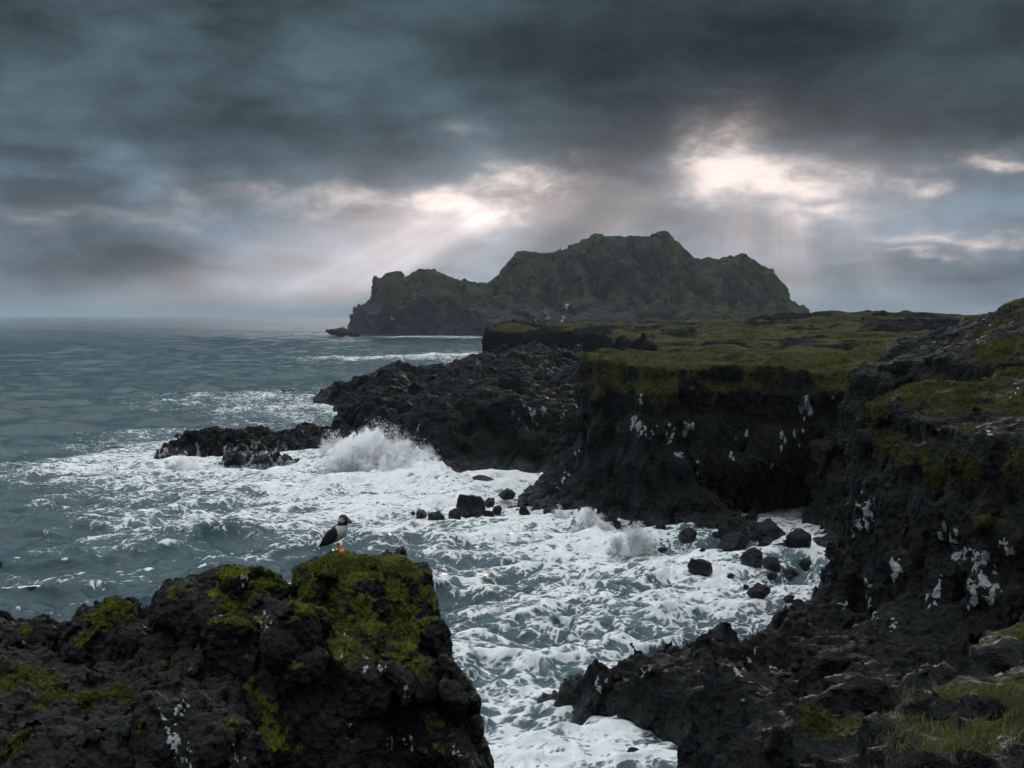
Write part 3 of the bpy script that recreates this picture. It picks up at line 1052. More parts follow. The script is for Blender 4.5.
def build_ground():
    """the headland the camera stands on: turf and brown lava that drops to the sea just in front"""
    edge = [(-16, -14), (-16, 5.5), (-6.5, 6.6), (-4.5, 7.6), (-1.0, 7.4), (-0.6, 5.6), (0.2, 3.6), (2.0, 2.8), (4.0, 4.5), (6.0, 9.0), (26, 10), (26, -14)]
    foot = [(-22, -14), (-22, 12), (-8, 14), (0, 13), (6, 10), (9, 12), (30, 14), (30, -14)]
    COAST.append(foot)

    def field(X, Y, Z):
        px, py = X[:, 0, 0], Y[0, :, 0]
        XX, YY = np.meshgrid(px, py, indexing='ij')
        S = np.stack([XX.ravel(), YY.ravel(), np.full(XX.size, 8.0)], 1)
        n = fbm(S / 2.2, 4).reshape(XX.shape)
        top = np.interp(YY, [-14, 0, 3, 4.8, 6.2, 7.5], [18.9, 18.35, 18.2, 17.95, 17.72, 17.5]) + 0.10 * n
        top = top - 2.9 * sstep(XX, 3.0, 7.0) * sstep(YY, 1.0, 5.5)
        F = prism((poly_sd(XX, YY, edge) + 4.0 + 0.25 * n)[:, :, None], top[:, :, None], 0.22, Z)
        return smin(F, prism((poly_sd(XX, YY, foot) + n)[:, :, None], (9 + n)[:, :, None], 0.5, Z), 0.6)
    # coarse mass below, fine turf where it is seen
    V, Q = surfnet(field, (-15, -10, -1), (26, 13, 20), 0.3, crags(0.9, 0.22, 0.8, 6.0), band=0.9)
    V, Q = subdivide(V, Q)
    V = fine_disp(V, Q, 0.35, 0.05, 3.0)
    V[:, 2] -= 0.25 * sstep(V[:, 1], 3.0, 4.0) * sstep(V[:, 2], 14, 16)
    N = normals(V, Q)
    n = fbm(V.astype(F32), 4)
    moss = sstep(N[:, 2] + 0.3 * n, 0.5, 0.9) * np.clip(0.4 + n, 0, 1)
    o = mesh_obj('ground', V, Q, M_soil, (0, 0, 0), dict(moss=moss, guano=np.zeros(len(V))))
    tag(o, 'brown lava ground of the headland under the camera', 'ground', kind='structure')
    # weathered slope seen at the lower left
    lumps = [L(40, 735, 6.5, 130, 40, 0.6), L(90, 700, 6.9, 110, 26, 0.5), L(190, 715, 6.8, 60, 30, 0.4), L(-60, 720, 6.6, 120, 60, 0.8), L(20, 690, 7.2, 60, 30, 0.4),
             L(60, 775, 5.8, 150, 50, 0.6), L(60, 860, 6.3, 220, 120, 1.2)]
    o, V, Q, N, m = lump_rock('slope_terrain', lumps, 0.024, 0.13, 0.05, M_soil, (0.06, 0.011), k=0.12, floor=16.9,
                              moss_fn=patch_moss([(25, 670, 1.3), (60, 690, 1.0), (90, 690, .9), (15, 740, .9), (110, 680, .8), (130, 690, .6), (45, 700, .5)], 0.13, 0.05), seed=7.0)
    tag(o, 'crumbly brown lava slope in front of the boulders at lower left', 'slope', kind='structure')
    MOSSY.append((V, N, m))


# ------------------------------------------------------------------ skerries in the surf
def build_skerries():
    sk = [L(215, 452, 176, 36, 22, 5), L(175, 462, 172, 22, 10, 3.5), L(255, 452, 180, 40, 17, 5), L(300, 450, 186, 36, 15, 5), L(250, 464, 166, 30, 13, 3.5), L(285, 466, 168, 20, 8, 3), L(205, 470, 166, 14, 7, 2.5), L(330, 450, 188, 24, 13, 4), L(318, 446, 192, 30, 12, 4), L(285, 444, 188, 40, 14, 4), L(240, 446, 184, 44, 15, 4), L(190, 460, 174, 30, 8, 4), L(318, 436, 205, 26, 8, 4)]

    def runs(V, N):
        n = fbm((V * np.array([1.0, 0.5, 0.22]) / 0.9).astype(F32), 3)
        z = V[:, 2]
        return np.clip(sstep(n, 0.05, 0.5) * sstep(z, 3.4, 1.0) * 0.8 + 0.5 * sstep(z, 0.7, 0.1), 0, 1) * sstep(V[:, 1], 186, 174)
    o, V, Q, N, m = lump_rock('skerry', sk, 0.30, 2.0, 0.75, M_shore, (0.8, 0.2), k=0.6, floor=-1.0, guano_fn=runs, seed=2.0)
    tag(o, 'low black skerry with white water streaming off it beside the promontory', 'skerry')
    sk = [L(350, 391, 330, 14, 4.5, 4), L(335, 393, 325, 12, 3.5, 4), L(368, 394, 320, 14, 3, 4), L(290, 393, 322, 10, 2.6, 3), L(305, 396, 318, 8, 2.0, 3)]
    o, V, Q, N, m = lump_rock('skerry', sk, 0.45, 2.2, 0.6, M_shore, (1.0, 0.2), k=0.6, floor=-1.0, seed=4.0)
    tag(o, 'string of small dark reef rocks off the far tip of the promontory', 'skerry')
    sk = [L(338, 332, 1210, 11, 3.4, 8), L(350, 333.5, 1210, 10, 2.0, 8), L(344, 333.0, 1205, 8, 2.4, 7)]
    o, V, Q, N, m = lump_rock('skerry', sk, 1.2, 7.0, 1.5, M_shore, (3.0, 0.6), k=2, floor=-1.5, seed=6.0)
    tag(o, 'small dark rock stack in the sea just left of the green headland', 'skerry')
    sk = [L(478, 361, 548, 14, 4.0, 8), L(468, 364, 540, 9, 2.5, 6), L(488, 358, 556, 12, 7.0, 8)]
    o, V, Q, N, m = lump_rock('skerry', sk, 0.8, 4.0, 0.9, M_shore, (2.0, 0.4), k=1.2, floor=-1.5, seed=8.0)
    tag(o, 'dark rock lying off the plateau edge beyond the promontory', 'skerry')
    sk = [L(373, 363.5, 535, 10, 1.6, 4)]
    o, V, Q, N, m = lump_rock('skerry', sk, 0.6, 3.0, 0.5, M_shore, (1.5, 0.3), k=1.2, floor=-1.5, seed=10.0)
    tag(o, 'tiny awash rock in the white breaker line beyond the promontory', 'skerry')
    sk = [L(330, 433.5, 212, 26, 3.2, 4), L(352, 434, 214, 14, 2.6, 4)]
    o, V, Q, N, m = lump_rock('skerry', sk, 0.35, 1.8, 0.4, M_shore, (0.8, 0.15), k=.6, floor=-1.0, seed=12.0)
    tag(o, 'flat ledge of rock behind the streaming skerry, touching the promontory', 'skerry')


# ------------------------------------------------------------------ boulders
def rock_proto(seed, name='boulder'):
    bm = bmesh.new()
    bmesh.ops.create_icosphere(bm, subdivisions=5, radius=1.0)
    me = bpy.data.meshes.new(name)
    bm.to_mesh(me)
    bm.free()
    n = len(me.vertices)
    V = np.empty(n * 3, F32)
    me.vertices.foreach_get('co', V)
    V = V.reshape(-1, 3)
    rg = np.random.default_rng(seed)
    U = V.copy()
    for _ in range(11):                         # planes cut the ball into an angular block
        d = rg.normal(size=3)
        d /= np.linalg.norm(d)
        h = rg.uniform(0.42, 0.85)
        e = U @ d - h
        U -= np.clip(e, 0, None)[:, None] * d * 0.9
    P = (U * 1.3 + seed * 3.7).astype(F32)
    U += V * (0.13 * fbm(P, 4) + 0.05 * (ridged(P * 2.5, 3) - 0.9))[:, None]
    me.vertices.foreach_set('co', U.astype(F32).ravel())
    me.polygons.foreach_set('use_smooth', np.ones(len(me.polygons), bool))
    for a in ('moss', 'guano'):
        me.attributes.new(a, 'FLOAT', 'POINT')
    me.materials.append(M_boulder)
    me.update()
    return me


def build_boulders():
    protos = [rock_proto(s) for s in range(1, 8)]
    rnd = random.Random(5)
    SEA, FOOT = 'boulders lying in the white water of the cove', 'rocks at the foot of the cave cliff'
    rows = [
        # px, py of the waterline, width px, height px, label, group
        (700, 579, 27, 13, 'black boulder farthest out of the big four in the cove foam', SEA),
        (755, 571, 27, 16, 'tall boulder in the cove with a flat boulder close on its right', SEA),
        (774, 574, 20, 11, 'flat boulder touching the right side of the tall cove boulder', SEA),
        (791, 582, 20, 9, 'boulder nearest the near cliff in the row of cove boulders', SEA),
        (772, 585, 16, 6, 'small low rock in front of the flat cove boulder', SEA),
        (760, 601, 24, 12, 'lone boulder nearest the camera in the cove foam', SEA),
        (733, 556, 36, 15, 'broad flat-topped boulder just outside the cave mouth', SEA),
        (728, 543, 22, 9, 'rounded rock behind the broad flat-topped boulder', SEA),
        (690, 544, 22, 10, 'dark rock in the foam between the cave cliff and the cove boulders', SEA),
        (716, 541, 9, 5, 'little stone to the left of the rounded rock by the cave', SEA),
        (650, 553, 12, 6, 'small rock awash beside the burst of spray under the cliff', SEA),
        (663, 557, 14, 4, 'thin sliver of rock awash right of the small spray rock', SEA),
        (672, 574, 6, 3, 'tiny stone in open foam left of the farthest-out boulder', SEA),
        (730, 583, 9, 4, 'tiny wet stone between the farthest-out boulder and the tall one', SEA),
        (746, 594, 7, 4, 'tiny stone left of the lone nearest boulder', SEA),
        (728, 530, 20, 6, 'low dark rock at the left lip of the sea cave', SEA),
        (745, 535, 18, 8, 'dark block in front of the sea cave mouth', SEA),
        (770, 547, 40, 20, 'large dark block on the shore right of the cave mouth', SEA),
        (800, 560, 34, 20, 'large block leaning on the shore where the two cliffs meet', SEA),
        (745, 655, 10, 5, 'pale-topped stone on the boulder shore below the near cliff', SEA),
        (633, 768, 18, 9, 'dark rock top poking from the foam at the bottom of the photo', SEA),
        (764, 553, 12, 6, 'small angular stone in front of the large shore block right of the cave', SEA),
        (783, 556, 14, 8, 'angular stone between the large shore block and the leaning block', SEA),
        (712, 533, 10, 4, 'low stone at the foot of the cliff left of the cave lip', SEA),
        (756, 543, 11, 6, 'small stone between the cave-mouth block and the large shore block', SEA),
        (806, 575, 16, 9, 'stone at the near cliff foot right of the row of cove boulders', SEA),
        (790, 606, 12, 6, 'stone half on the near cliff shore right of the lone nearest boulder', SEA),
        (702, 556, 7, 3, 'tiny stone behind the farthest-out boulder', SEA),
        (470, 519, 30, 18, 'highest round block of the reef off the cave cliff', FOOT),
        (456, 522, 16, 9, 'block just left of the highest reef block', FOOT),
        (437, 525, 18, 9, 'dark low block in the left half of the reef', FOOT),
        (420, 521, 14, 7, 'leftmost knob of the reef off the cave cliff', FOOT),
        (413, 519, 6, 3, 'tiny stone off the left end of the reef', FOOT),
        (490, 508, 14, 7, 'flat slab behind the highest reef block', FOOT),
        (505, 502, 20, 8, 'ridge stone of the reef nearest the cliff foot', FOOT),
        (488, 521, 13, 6, 'small wet block right of the highest reef block', FOOT),
        (498, 516, 11, 6, 'small stone in the gap of the reef', FOOT),
        (525, 524, 12, 14, 'upright wet stone in white water at the end of the cliff', FOOT),
        (549, 524, 20, 13, 'dark pointed block in white water under the cliff corner', FOOT),
        (567, 518, 22, 12, 'wet block leaning against the cliff corner', FOOT),
        (585, 522, 20, 10, 'wet block half hidden by the spray under the cliff', FOOT),
        (535, 510, 26, 12, 'angular block above the upright stone at the cliff end', FOOT),
        (552, 504, 26, 14, 'angular block resting high on the talus of the cliff corner', FOOT),
        (485, 484, 26, 3, 'thin dark rock awash in the foam below the promontory', FOOT),
    ]
    for i, (u, v, w, h, lab, grp) in enumerate(rows):
        x, y = G(u, v - h * 0.25)
        s = y / FPX
        me = protos[i % len(protos)]
        o = bpy.data.objects.new('boulder', me)
        COL.objects.link(o)
        rx, rz = w * s * 0.50, max(h * s * 0.92, 0.22)
        o.scale = (rx, rx * rnd.uniform(0.8, 1.1), rz)
        o.rotation_euler = (rnd.uniform(-.2, .2), rnd.uniform(-.2, .2), rnd.uniform(-.5, .5))
        o.location = (x, y + rx * 0.5, rz * 0.10 + 0.35)
        tag(o, lab, 'boulder', grp)


# ------------------------------------------------------------------ the sea
WAVES = []
_wr = np.random.default_rng(21)
for lam, amp, n in ((46, 0.30, 3), (24, 0.24, 4), (13, 0.21, 6), (7.5, 0.150, 8), (4.2, 0.110, 9), (2.4, 0.075, 10), (1.4, 0.040, 10)):
    for _ in range(n):
        l = lam * _wr.uniform(0.75, 1.3)
        th = R(-62) + _wr.normal(0, 0.35 if lam > 10 else 0.6)       # travelling to the right and towards the shore
        WAVES.append((l, amp * _wr.uniform(0.6, 1.2), math.cos(th), math.sin(th), _wr.uniform(0, 6.28)))


def sea_height(X, Y, sp_):
    """sp_ = local mesh spacing; short waves are dropped where the mesh cannot carry them"""
    Z = np.zeros_like(X)
    DX = np.zeros_like(X)
    DY = np.zeros_like(X)
    J = np.zeros_like(X)
    for l, a, cx, cy_, ph in WAVES:
        kk = 2 * math.pi / l
        fade = np.clip((l / sp_ - 2.0) / 2.0, 0, 1)
        ph_ = kk * (X * cx + Y * cy_) + ph
        s, c = np.sin(ph_), np.cos(ph_)
        Z += a * c * fade
        DX -= a * cx * s * fade * 0.7
        DY -= a * cy_ * s * fade * 0.7
        J += a * kk * c * fade
    return Z, DX, DY, J


FOAM = [  # px, py, half width, half height, strength
    (190, 462, 130, 24, 0.95), (110, 462, 80, 18, 0.75), (60, 470, 60, 10, 0.4), (330, 478, 150, 20, 0.85), (400, 485, 90, 35, 1.05), (440, 500, 120, 22, 0.85), (370, 455, 60, 18, 0.9),
    (260, 500, 160, 14, 0.62), (320, 525, 170, 16, 0.62), (180, 525, 110, 14, 0.50), (240, 560, 120, 10, 0.42), (110, 545, 60, 8, 0.42), (40, 590, 60, 8, 0.45), (120, 578, 60, 6, 0.42), (20, 560, 50, 6, 0.3),
    (480, 540, 90, 24, 0.55), (560, 545, 110, 24, 0.75), (620, 545, 50, 22, 0.95), (680, 560, 120, 30, 0.9), (760, 590, 60, 25, 0.85), (700, 610, 90, 20, 0.75), (580, 600, 110, 30, 0.66), (520, 640, 80, 40, 0.55),
    (600, 650, 60, 30, 0.75), (520, 700, 70, 40, 0.55), (560, 730, 80, 25, 0.55), (620, 755, 90, 20, 0.7), (520, 765, 60, 14, 0.55), (440, 580, 60, 20, 0.3), (500, 745, 60, 30, 0.9), (580, 755, 90, 25, 1.0), (640, 765, 80, 16, 1.0), (560, 780, 120, 20, 0.9), (540, 680, 60, 40, 0.6), (470, 690, 50, 60, 0.5),
    (500, 490, 70, 12, 0.85), (520, 480, 50, 8, 0.8), (440, 480, 60, 8, 0.8), (560, 525, 60, 14, 0.9),
    (250, 398, 110, 8, 0.62), (330, 405, 90, 8, 0.75), (290, 420, 80, 8, 0.60), (230, 412, 80, 5, 0.40), (150, 440, 100, 6, 0.40), (120, 405, 80, 3, 0.25), (20, 425, 60, 4, 0.25),
    (380, 359, 85, 2.0, 0.95), (450, 356, 50, 2.0, 0.9), (320, 334.5, 40, 1.3, 0.75), (420, 337, 60, 1.0, 0.8), (470, 338, 30, 1.2, 0.7), (300, 333, 25, 0.6, 0.6), (460, 365, 30, 3, 0.7),
]


def sea_mat():
    m, k, bs, out = new_mat('sea_water_and_foam')
    p = k.node('ShaderNodeTexCoord').outputs['Object']
    dens = k.attr('foam')
    w1 = k.node('ShaderNodeTexNoise')
    k.put(w1.inputs['Vector'], p)
    k.put(w1.inputs['Scale'], 0.35)
    k.put(w1.inputs['Detail'], 5)
    off = k.vmath('SUBTRACT', w1.outputs['Color'], (0.5, 0.5, 0.5))
    sc = k.node('ShaderNodeVectorMath', operation='SCALE')
    k.put(sc.inputs[0], off)
    k.put(sc.inputs['Scale'], 2.0)
    pw = k.vmath('ADD', p, sc.outputs[0])
    rot = k.node('ShaderNodeVectorRotate', rotation_type='Z_AXIS')
    k.put(rot.inputs['Vector'], pw)
    k.put(rot.inputs['Angle'], R(-28))
    flat = k.vmath('MULTIPLY', rot.outputs[0], (0.68, 1.10, 0.0))
    e1 = k.voro(flat, 0.42, 'DISTANCE_TO_EDGE')
    e2 = k.voro(k.vmath('ADD', flat, (5.3, 1.1, 0)), 1.05, 'DISTANCE_TO_EDGE')
    e3 = k.voro(k.vmath('ADD', flat, (2.3, 7.1, 0)), 2.6, 'DISTANCE_TO_EDGE')
    n1 = k.noise(flat, 0.22, 6, 0.62, 0.8)
    n2 = k.noise(flat, 1.1, 6, 0.70, 0.9)
    n3 = k.noise(k.vmath('MULTIPLY', rot.outputs[0], (0.7, 1.0, 0.0)), 4.6, 4, 0.65, 0.5)
    web = k.math('ADD', k.math('ADD', k.math('MULTIPLY', e1, 0.42), k.math('MULTIPLY', e2, 0.90)), k.math('MULTIPLY', e3, 0.85))
    d2 = k.math('ADD', dens, k.math('MULTIPLY', k.math('SUBTRACT', n1, 0.5), 0.75))
    d2 = k.math('ADD', d2, k.math('MULTIPLY', k.math('SUBTRACT', n2, 0.5), 0.95))
    d2 = k.math('ADD', d2, k.math('MULTIPLY', k.math('SUBTRACT', n3, 0.5), 0.8))
    lim = k.math('MULTIPLY', k.math('SUBTRACT', d2, 0.16), 0.72)
    foam = k.sstep(k.math('SUBTRACT', lim, web), -0.12, 0.13)
    foam = k.math('MULTIPLY', foam, k.sstep(dens, 0.03, 0.22))
    soft = k.math('MULTIPLY', k.sstep(d2, 0.15, 0.9), 0.42)             # milky aerated water under the web
    deep = k.mix(k.sstep(n1, 0.35, 0.65), (0.016, 0.045, 0.057), (0.030, 0.068, 0.082))
    c = k.mix(soft, deep, (0.27, 0.35, 0.385))
    fc = k.mix(k.sstep(n2, 0.3, 0.7), (0.56, 0.585, 0.605), (0.82, 0.825, 0.835))
    c = k.mix(foam, c, fc)
    k.put(bs.inputs['Base Color'], c)
    k.put(bs.inputs['IOR'], 1.33)
    k.put(bs.inputs['Roughness'], k.math('ADD', 0.08, k.math('MULTIPLY', foam, 0.8)))
    k.put(bs.inputs['Specular IOR Level'], k.math('SUBTRACT', 0.5, k.math('MULTIPLY', foam, 0.4)))
    rip = k.noise(k.vmath('MULTIPLY', p, (1.0, 1.0, 0.3)), 1.5, 6, 0.62, 0.4)
    b = k.node('ShaderNodeBump')
    k.put(b.inputs['Strength'], 0.6)
    k.put(b.inputs['Distance'], 0.25)
    k.put(b.inputs['Height'], rip)
    b2 = k.node('ShaderNodeBump')
    k.put(b2.inputs['Strength'], 0.5)
    k.put(b2.inputs['Distance'], 0.08)
    k.put(b2.inputs['Height'], k.math('ADD', foam, k.math('MULTIPLY', n2, 0.6)))
    k.l.new(b.outputs[0], b2.inputs['Normal'])
    k.l.new(b2.outputs[0], bs.inputs['Normal'])
    return m


def build_sea():
    rs = [8.0]
    while rs[-1] < 30000:
        r = rs[-1]
        step = np.clip(r * r / (EYE * FPX) * 1.0, 0.14, None)
        step = min(step, 0.9 + r * 0.004) if r < 900 else min(step, 4.5 + (r - 900) * 0.012)
        rs.append(r + step)
    rs = np.array(rs)
    th = np.linspace(R(-36), R(36), 1080)
    RR, TT = np.meshgrid(rs, th, indexing='ij')
    X, Y = RR * np.sin(TT), RR * np.cos(TT)
    sp_ = np.maximum(np.gradient(rs)[:, None], RR * (th[1] - th[0]))
    Z, DX, DY, J = sea_height(X, Y, sp_)
    flat = np.stack([X.ravel(), Y.ravel(), np.zeros(X.size)], 1).astype(F32)
    nz = fbm(flat / 9, 4).reshape(X.shape)
    near = RR < 800
    foam = np.zeros_like(X)
    Xw = X + 5 * nz * np.clip(RR / 150, 0.3, 2)
    Yw = Y + 6 * fbm(flat / 11 + 40, 4).reshape(X.shape) * np.clip(RR / 150, 0.3, 3)
    keep = np.ones_like(X)
    for u, v, hw, hh, s in FOAM:
        cx, cy_ = G(u, v)
        y1 = G(u, v - hh)[1]
        y0 = G(u, v + hh)[1]
        e = ((Xw - cx) / (hw / FPX * cy_))**2 + (np.where(Yw > cy_, (Yw - cy_) / (y1 - cy_), (Yw - cy_) / (cy_ - y0)))**2
        keep *= 1 - np.clip((s * 0.57 if s < 0.8 else s * 0.70) * np.exp(-e * 0.9), 0, 0.985)
    foam = (1 - keep) * 0.98
    sd = np.full(X.shape, -1e9)
    for poly in COAST:
        m = near
        d = poly_sd(X[m], Y[m], poly)
        q = sd[m]
        sd[m] = np.maximum(q, d)
    shore = np.exp(-np.clip(-sd, 0, None) / 3.0) * sstep(RR, 700, 300)
    foam = np.maximum(foam, shore * 0.75)
    # whitecaps on breaking crests
    jn = J / J[(RR > 60) & (RR < 400)].std()
    cap = sstep(jn + 1.1 * nz, 1.7, 3.2) * sstep(RR, 3500, 500)
    foam = np.maximum(foam, cap * 0.75)
    foam = foam * (0.93 + 0.30 * fbm(flat / np.array([7, 4, 1], F32) + 11, 3).reshape(X.shape))
    foam = np.clip(foam + 0.13 * np.clip(jn, -1, 2) * (foam > 0.15), 0, 1.15)
    # confused water heaped up where the surf breaks
    on = (foam.ravel() > 0.05) & (RR.ravel() < 500)
    chop = np.zeros(X.size)
    chop[on] = fbm(flat[on] / 1.6 + 70, 4) * 0.22 + (ridged(flat[on] / 3.4 + 20, 3) - 0.9) * 0.20
    calm = 1 - 0.45 * np.clip(foam * 1.4, 0, 1) * sstep(RR, 400, 200)
    Z, DX, DY = Z * calm, DX * calm, DY * calm
    Z = Z + 0.75 * chop.reshape(X.shape) * np.clip(foam * 1.3, 0, 1) * sstep(RR, 500, 250)

    rough = np.ones(X.size) * 0.8
    m = (RR.ravel() > 90) & (RR.ravel() < 260)
    rough[m] = ridged(flat[m] * np.array([1, 0.5, 1], F32) / 1.9 + 5, 4)
    rough = rough.reshape(X.shape)

    def heap(u, v, hw, hh, h):
        cx, cy_ = G(u, v)
        e = ((X - cx) / (hw / FPX * cy_))**2 + ((Y - cy_) / hh)**2
        return h * np.exp(-e) * (0.6 + 0.4 * nz + 0.32 * rough)
    Z = Z + heap(380, 468, 30, 2.5, 3.4) + heap(350, 468, 26, 3.0, 2.4) + heap(415, 473, 34, 3.0, 2.4) + heap(345, 470, 70, 4, 0.9) + heap(440, 480, 60, 6, 1.0) + heap(632, 548, 22, 1.6, 2.0) + heap(590, 531, 18, 1.4, 1.6) + heap(130, 466, 90, 4, 0.5)
    Z += heap(395, 358.5, 60, 7, 1.5) + heap(455, 356.0, 30, 7, 1.2)
    V = np.stack([X + DX, Y + DY, Z], 2).reshape(-1, 3)
    a, b = X.shape
    I = np.arange(a * b).reshape(a, b)
    Q = np.stack([I[:-1, :-1].ravel(), I[:-1, 1:].ravel(), I[1:, 1:].ravel(), I[1:, :-1].ravel()], 1)[:, ::-1]
    o = mesh_obj('sea', V, Q, sea_mat(), (0, 0, 0), dict(foam=foam.ravel()))
    tag(o, 'rough grey-green sea streaked with white foam', 'sea', kind='structure')


# ------------------------------------------------------------------ spray
def spray_mat():
    m, k, bs, out = new_mat('sea_spray')
    k.put(bs.inputs['Base Color'], (0.95, 0.955, 0.96))
    k.put(bs.inputs['Roughness'], 0.9)
    k.put(bs.inputs['Specular IOR Level'], 0.1)
    tr = k.node('ShaderNodeBsdfTranslucent')
    k.put(tr.inputs[0], (0.95, 0.955, 0.96))
    ms = k.node('ShaderNodeMixShader')
    k.put(ms.inputs[0], 0.55)
    k.l.new(bs.outputs[0], ms.inputs[1])
    k.l.new(tr.outputs[0], ms.inputs[2])
    k.l.new(ms.outputs[0], out.inputs[0])
    return m


def mist_mat():
    m = bpy.data.materials.new('sea_spray_mist')
    m.use_nodes = True
    k = NT(m.node_tree)
    k.n.clear()
    out = k.node('ShaderNodeOutputMaterial')
    pv = k.node('ShaderNodeVolumePrincipled')
    g = k.node('ShaderNodeTexCoord').outputs['Generated']
    ob = k.node('ShaderNodeTexCoord').outputs['Object']
    n = k.noise(k.vmath('MULTIPLY', ob, (1.0, 1.0, 0.75)), 1.1, 5, 0.72, 0.7)
    lown = k.noise(ob, 0.34, 2, 0.5, 0.0)
    c = k.node('ShaderNodeVectorMath', operation='LENGTH')
    k.put(c.inputs[0], k.vmath('MULTIPLY', k.vmath('SUBTRACT', g, (0.5, 0.5, 0.2)), (2.0, 2.0, 1.25)))
    rad = k.math('ADD', k.math('SUBTRACT', 1.0, c.outputs['Value']), k.math('MULTIPLY', k.math('SUBTRACT', lown, 0.52), 2.0))
    d = k.sstep(k.math('ADD', k.math('MULTIPLY', rad, 0.80), k.math('MULTIPLY', k.math('SUBTRACT', n, 0.5), 2.6)), 0.14, 0.50, 0.0, 3.2)
    d = k.math('MULTIPLY', d, k.sstep(c.outputs['Value'], 0.98, 0.70))
    k.put(pv.inputs['Color'], (0.985, 0.987, 0.99))
    k.put(pv.inputs['Density'], d)
    k.put(pv.inputs['Anisotropy'], 0.2)
    k.l.new(pv.outputs[0], out.inputs['Volume'])
    return m


def build_spray():
    rg = np.random.default_rng(11)
    ms = spray_mat()
    mv = mist_mat()
    T = np.array([(1, 1, 1), (1, -1, -1), (-1, 1, -1), (-1, -1, 1)], float) * 0.6
    TF = np.array([(0, 2, 1), (0, 1, 3), (0, 3, 2), (1, 2, 3)])

    def burst(u, v, width, height, n, label, size=1.0):
        x0, y0 = G(u, v)
        s = y0 / FPX
        wd, ht = width * s, height * s
        jets = max(8, int(width / 3))
        P, S = [], []
        for j in range(jets):
            jx = rg.uniform(-0.5, 0.5)
            prof = (1 - abs(jx * 2)**1.7)
            jh = ht * prof * rg.uniform(0.35, 1.12)
            lean = rg.normal(0, 0.25)
            m = n // jets
            t = rg.random(m)**0.9
            r = (0.04 + 0.25 * t) * wd * 0.22
            q = np.stack([x0 + jx * wd + lean * t * jh * 0.5 + rg.normal(0, 1, m) * r, y0 + rg.normal(0, 1, m) * r + rg.normal(0, 0.4), t * jh + rg.normal(0, 0.1, m)], 1)
            P.append(q)
            S.append(np.clip(rg.lognormal(-2.75, 0.5, m) * (1.2 - 0.7 * t) * size, 0.02, 0.20))
        P = np.concatenate(P)
        S = np.concatenate(S)
        V = (P[:, None, :] + T[None] * S[:, None, None]).reshape(-1, 3)
        Q = (np.arange(len(P))[:, None, None] * 4 + TF[None]).reshape(-1, 3)
        o = mesh_obj('spray', V, Q, ms, (x0, y0, 0), smooth=True)
        tag(o, label, 'spray', kind='stuff')
        # fine mist inside the burst
        bm = bmesh.new()
        bmesh.ops.create_icosphere(bm, subdivisions=3, radius=1.0)
        for vv in bm.verts:
            vv.co = Vector((vv.co.x * wd * 0.60, vv.co.y * max(wd * 0.24, 0.9), (vv.co.z * 0.62 + 0.42) * ht))
        me = bpy.data.meshes.new('mist')
        bm.to_mesh(me)
        bm.free()
        me.materials.append(mv)
        mo = bpy.data.objects.new('mist', me)
        COL.objects.link(mo)
        mo.parent = o
        mo['kind'] = 'stuff'
    burst(382, 474, 112, 52, 24000, 'tall white burst of spray against the promontory')
    burst(334, 467, 40, 40, 5000, 'thin veil of spray left of the tall burst')
    burst(592, 533, 40, 26, 5000, 'spray bursting on the rocks at the corner of the cave cliff', 0.8)
    burst(634, 551, 50, 29, 7000, 'fan of spray under the cave cliff beside a small rock', 0.8)
    burst(558, 522, 28, 18, 2000, 'small splash between the wet blocks at the cliff corner', 0.8)
    burst(185, 470, 44, 13, 2000, 'splash running up the left end of the skerry')


# ------------------------------------------------------------------ moss fibres and grass
def build_fibres():
    """short moss blades as one soft mass"""
    rg = np.random.default_rng(3)
    P, Nn, H = [], [], []
    for V, N, m in MOSSY:
        c = np.nonzero((m > 0.38) & (N[:, 2] > 0.05))[0]
        u, v, d = project(V[c])
        c = c[(u > -40) & (u < 1060) & (v < 800)]
        c = rg.choice(c, min(len(c), 14000), replace=False) if len(c) else c
        P.append(V[c])
        Nn.append(N[c])
        H.append(m[c])
    P, Nn, H = np.concatenate(P), np.concatenate(Nn), np.concatenate(H)
    o = blades('moss', P, Nn, 0.013 * (0.5 + H), 0.003, M_mossblade, rg, spread=0.8)
    tag(o, 'soft yellow-green moss growing over the foreground rocks', 'moss', kind='stuff')


def blades(name, P, N, hgt, wid, mat, rg, spread=0.5, lean=None):
    n = len(P)
    d = N * 0.6 + np.array([0, 0, 0.6]) + rg.normal(0, spread * 0.5, (n, 3))
    if lean is not None:
        d = d + np.array(lean)
    d /= np.linalg.norm(d, axis=1, keepdims=True)
    side = np.cross(d, rg.normal(0, 1, (n, 3)))
    side /= np.linalg.norm(side, axis=1, keepdims=True)
    h = (np.broadcast_to(hgt, n) * rg.uniform(0.5, 1.2, n))[:, None]
    w = wid * rg.uniform(0.7, 1.3, n)[:, None]
    bend = rg.normal(0, 0.22, (n, 3)) * h
    base = P - N * 0.004
    a, b = base - side * w, base + side * w
    c2, d2 = base + d * h * 0.6 - side * w * 0.7, base + d * h * 0.6 + side * w * 0.7
    tip = base + d * h + bend
    V = np.stack([a, b, d2, c2, tip], 1).reshape(-1, 3)
    i = np.arange(n)[:, None] * 5
    T = np.concatenate([i + np.array([[0, 1, 2]]), i + np.array([[0, 2, 3]]), i + np.array([[3, 2, 4]])], 1).reshape(-1, 3)
    return mesh_obj(name, V, T, mat, tuple(float(t) for t in P.mean(0)))


M_mossblade = plain('moss_fibre', (0.096, 0.110, 0.020), 0.9, 0.1, 0.9, 7)
M_turfblade = plain('turf_blade', (0.078, 0.078, 0.024), 0.85, 0.1, 0.6, 0.35)
M_grass = plain('grass_blade', (0.115, 0.120, 0.038), 0.8, 0.2, 0.5, 3)


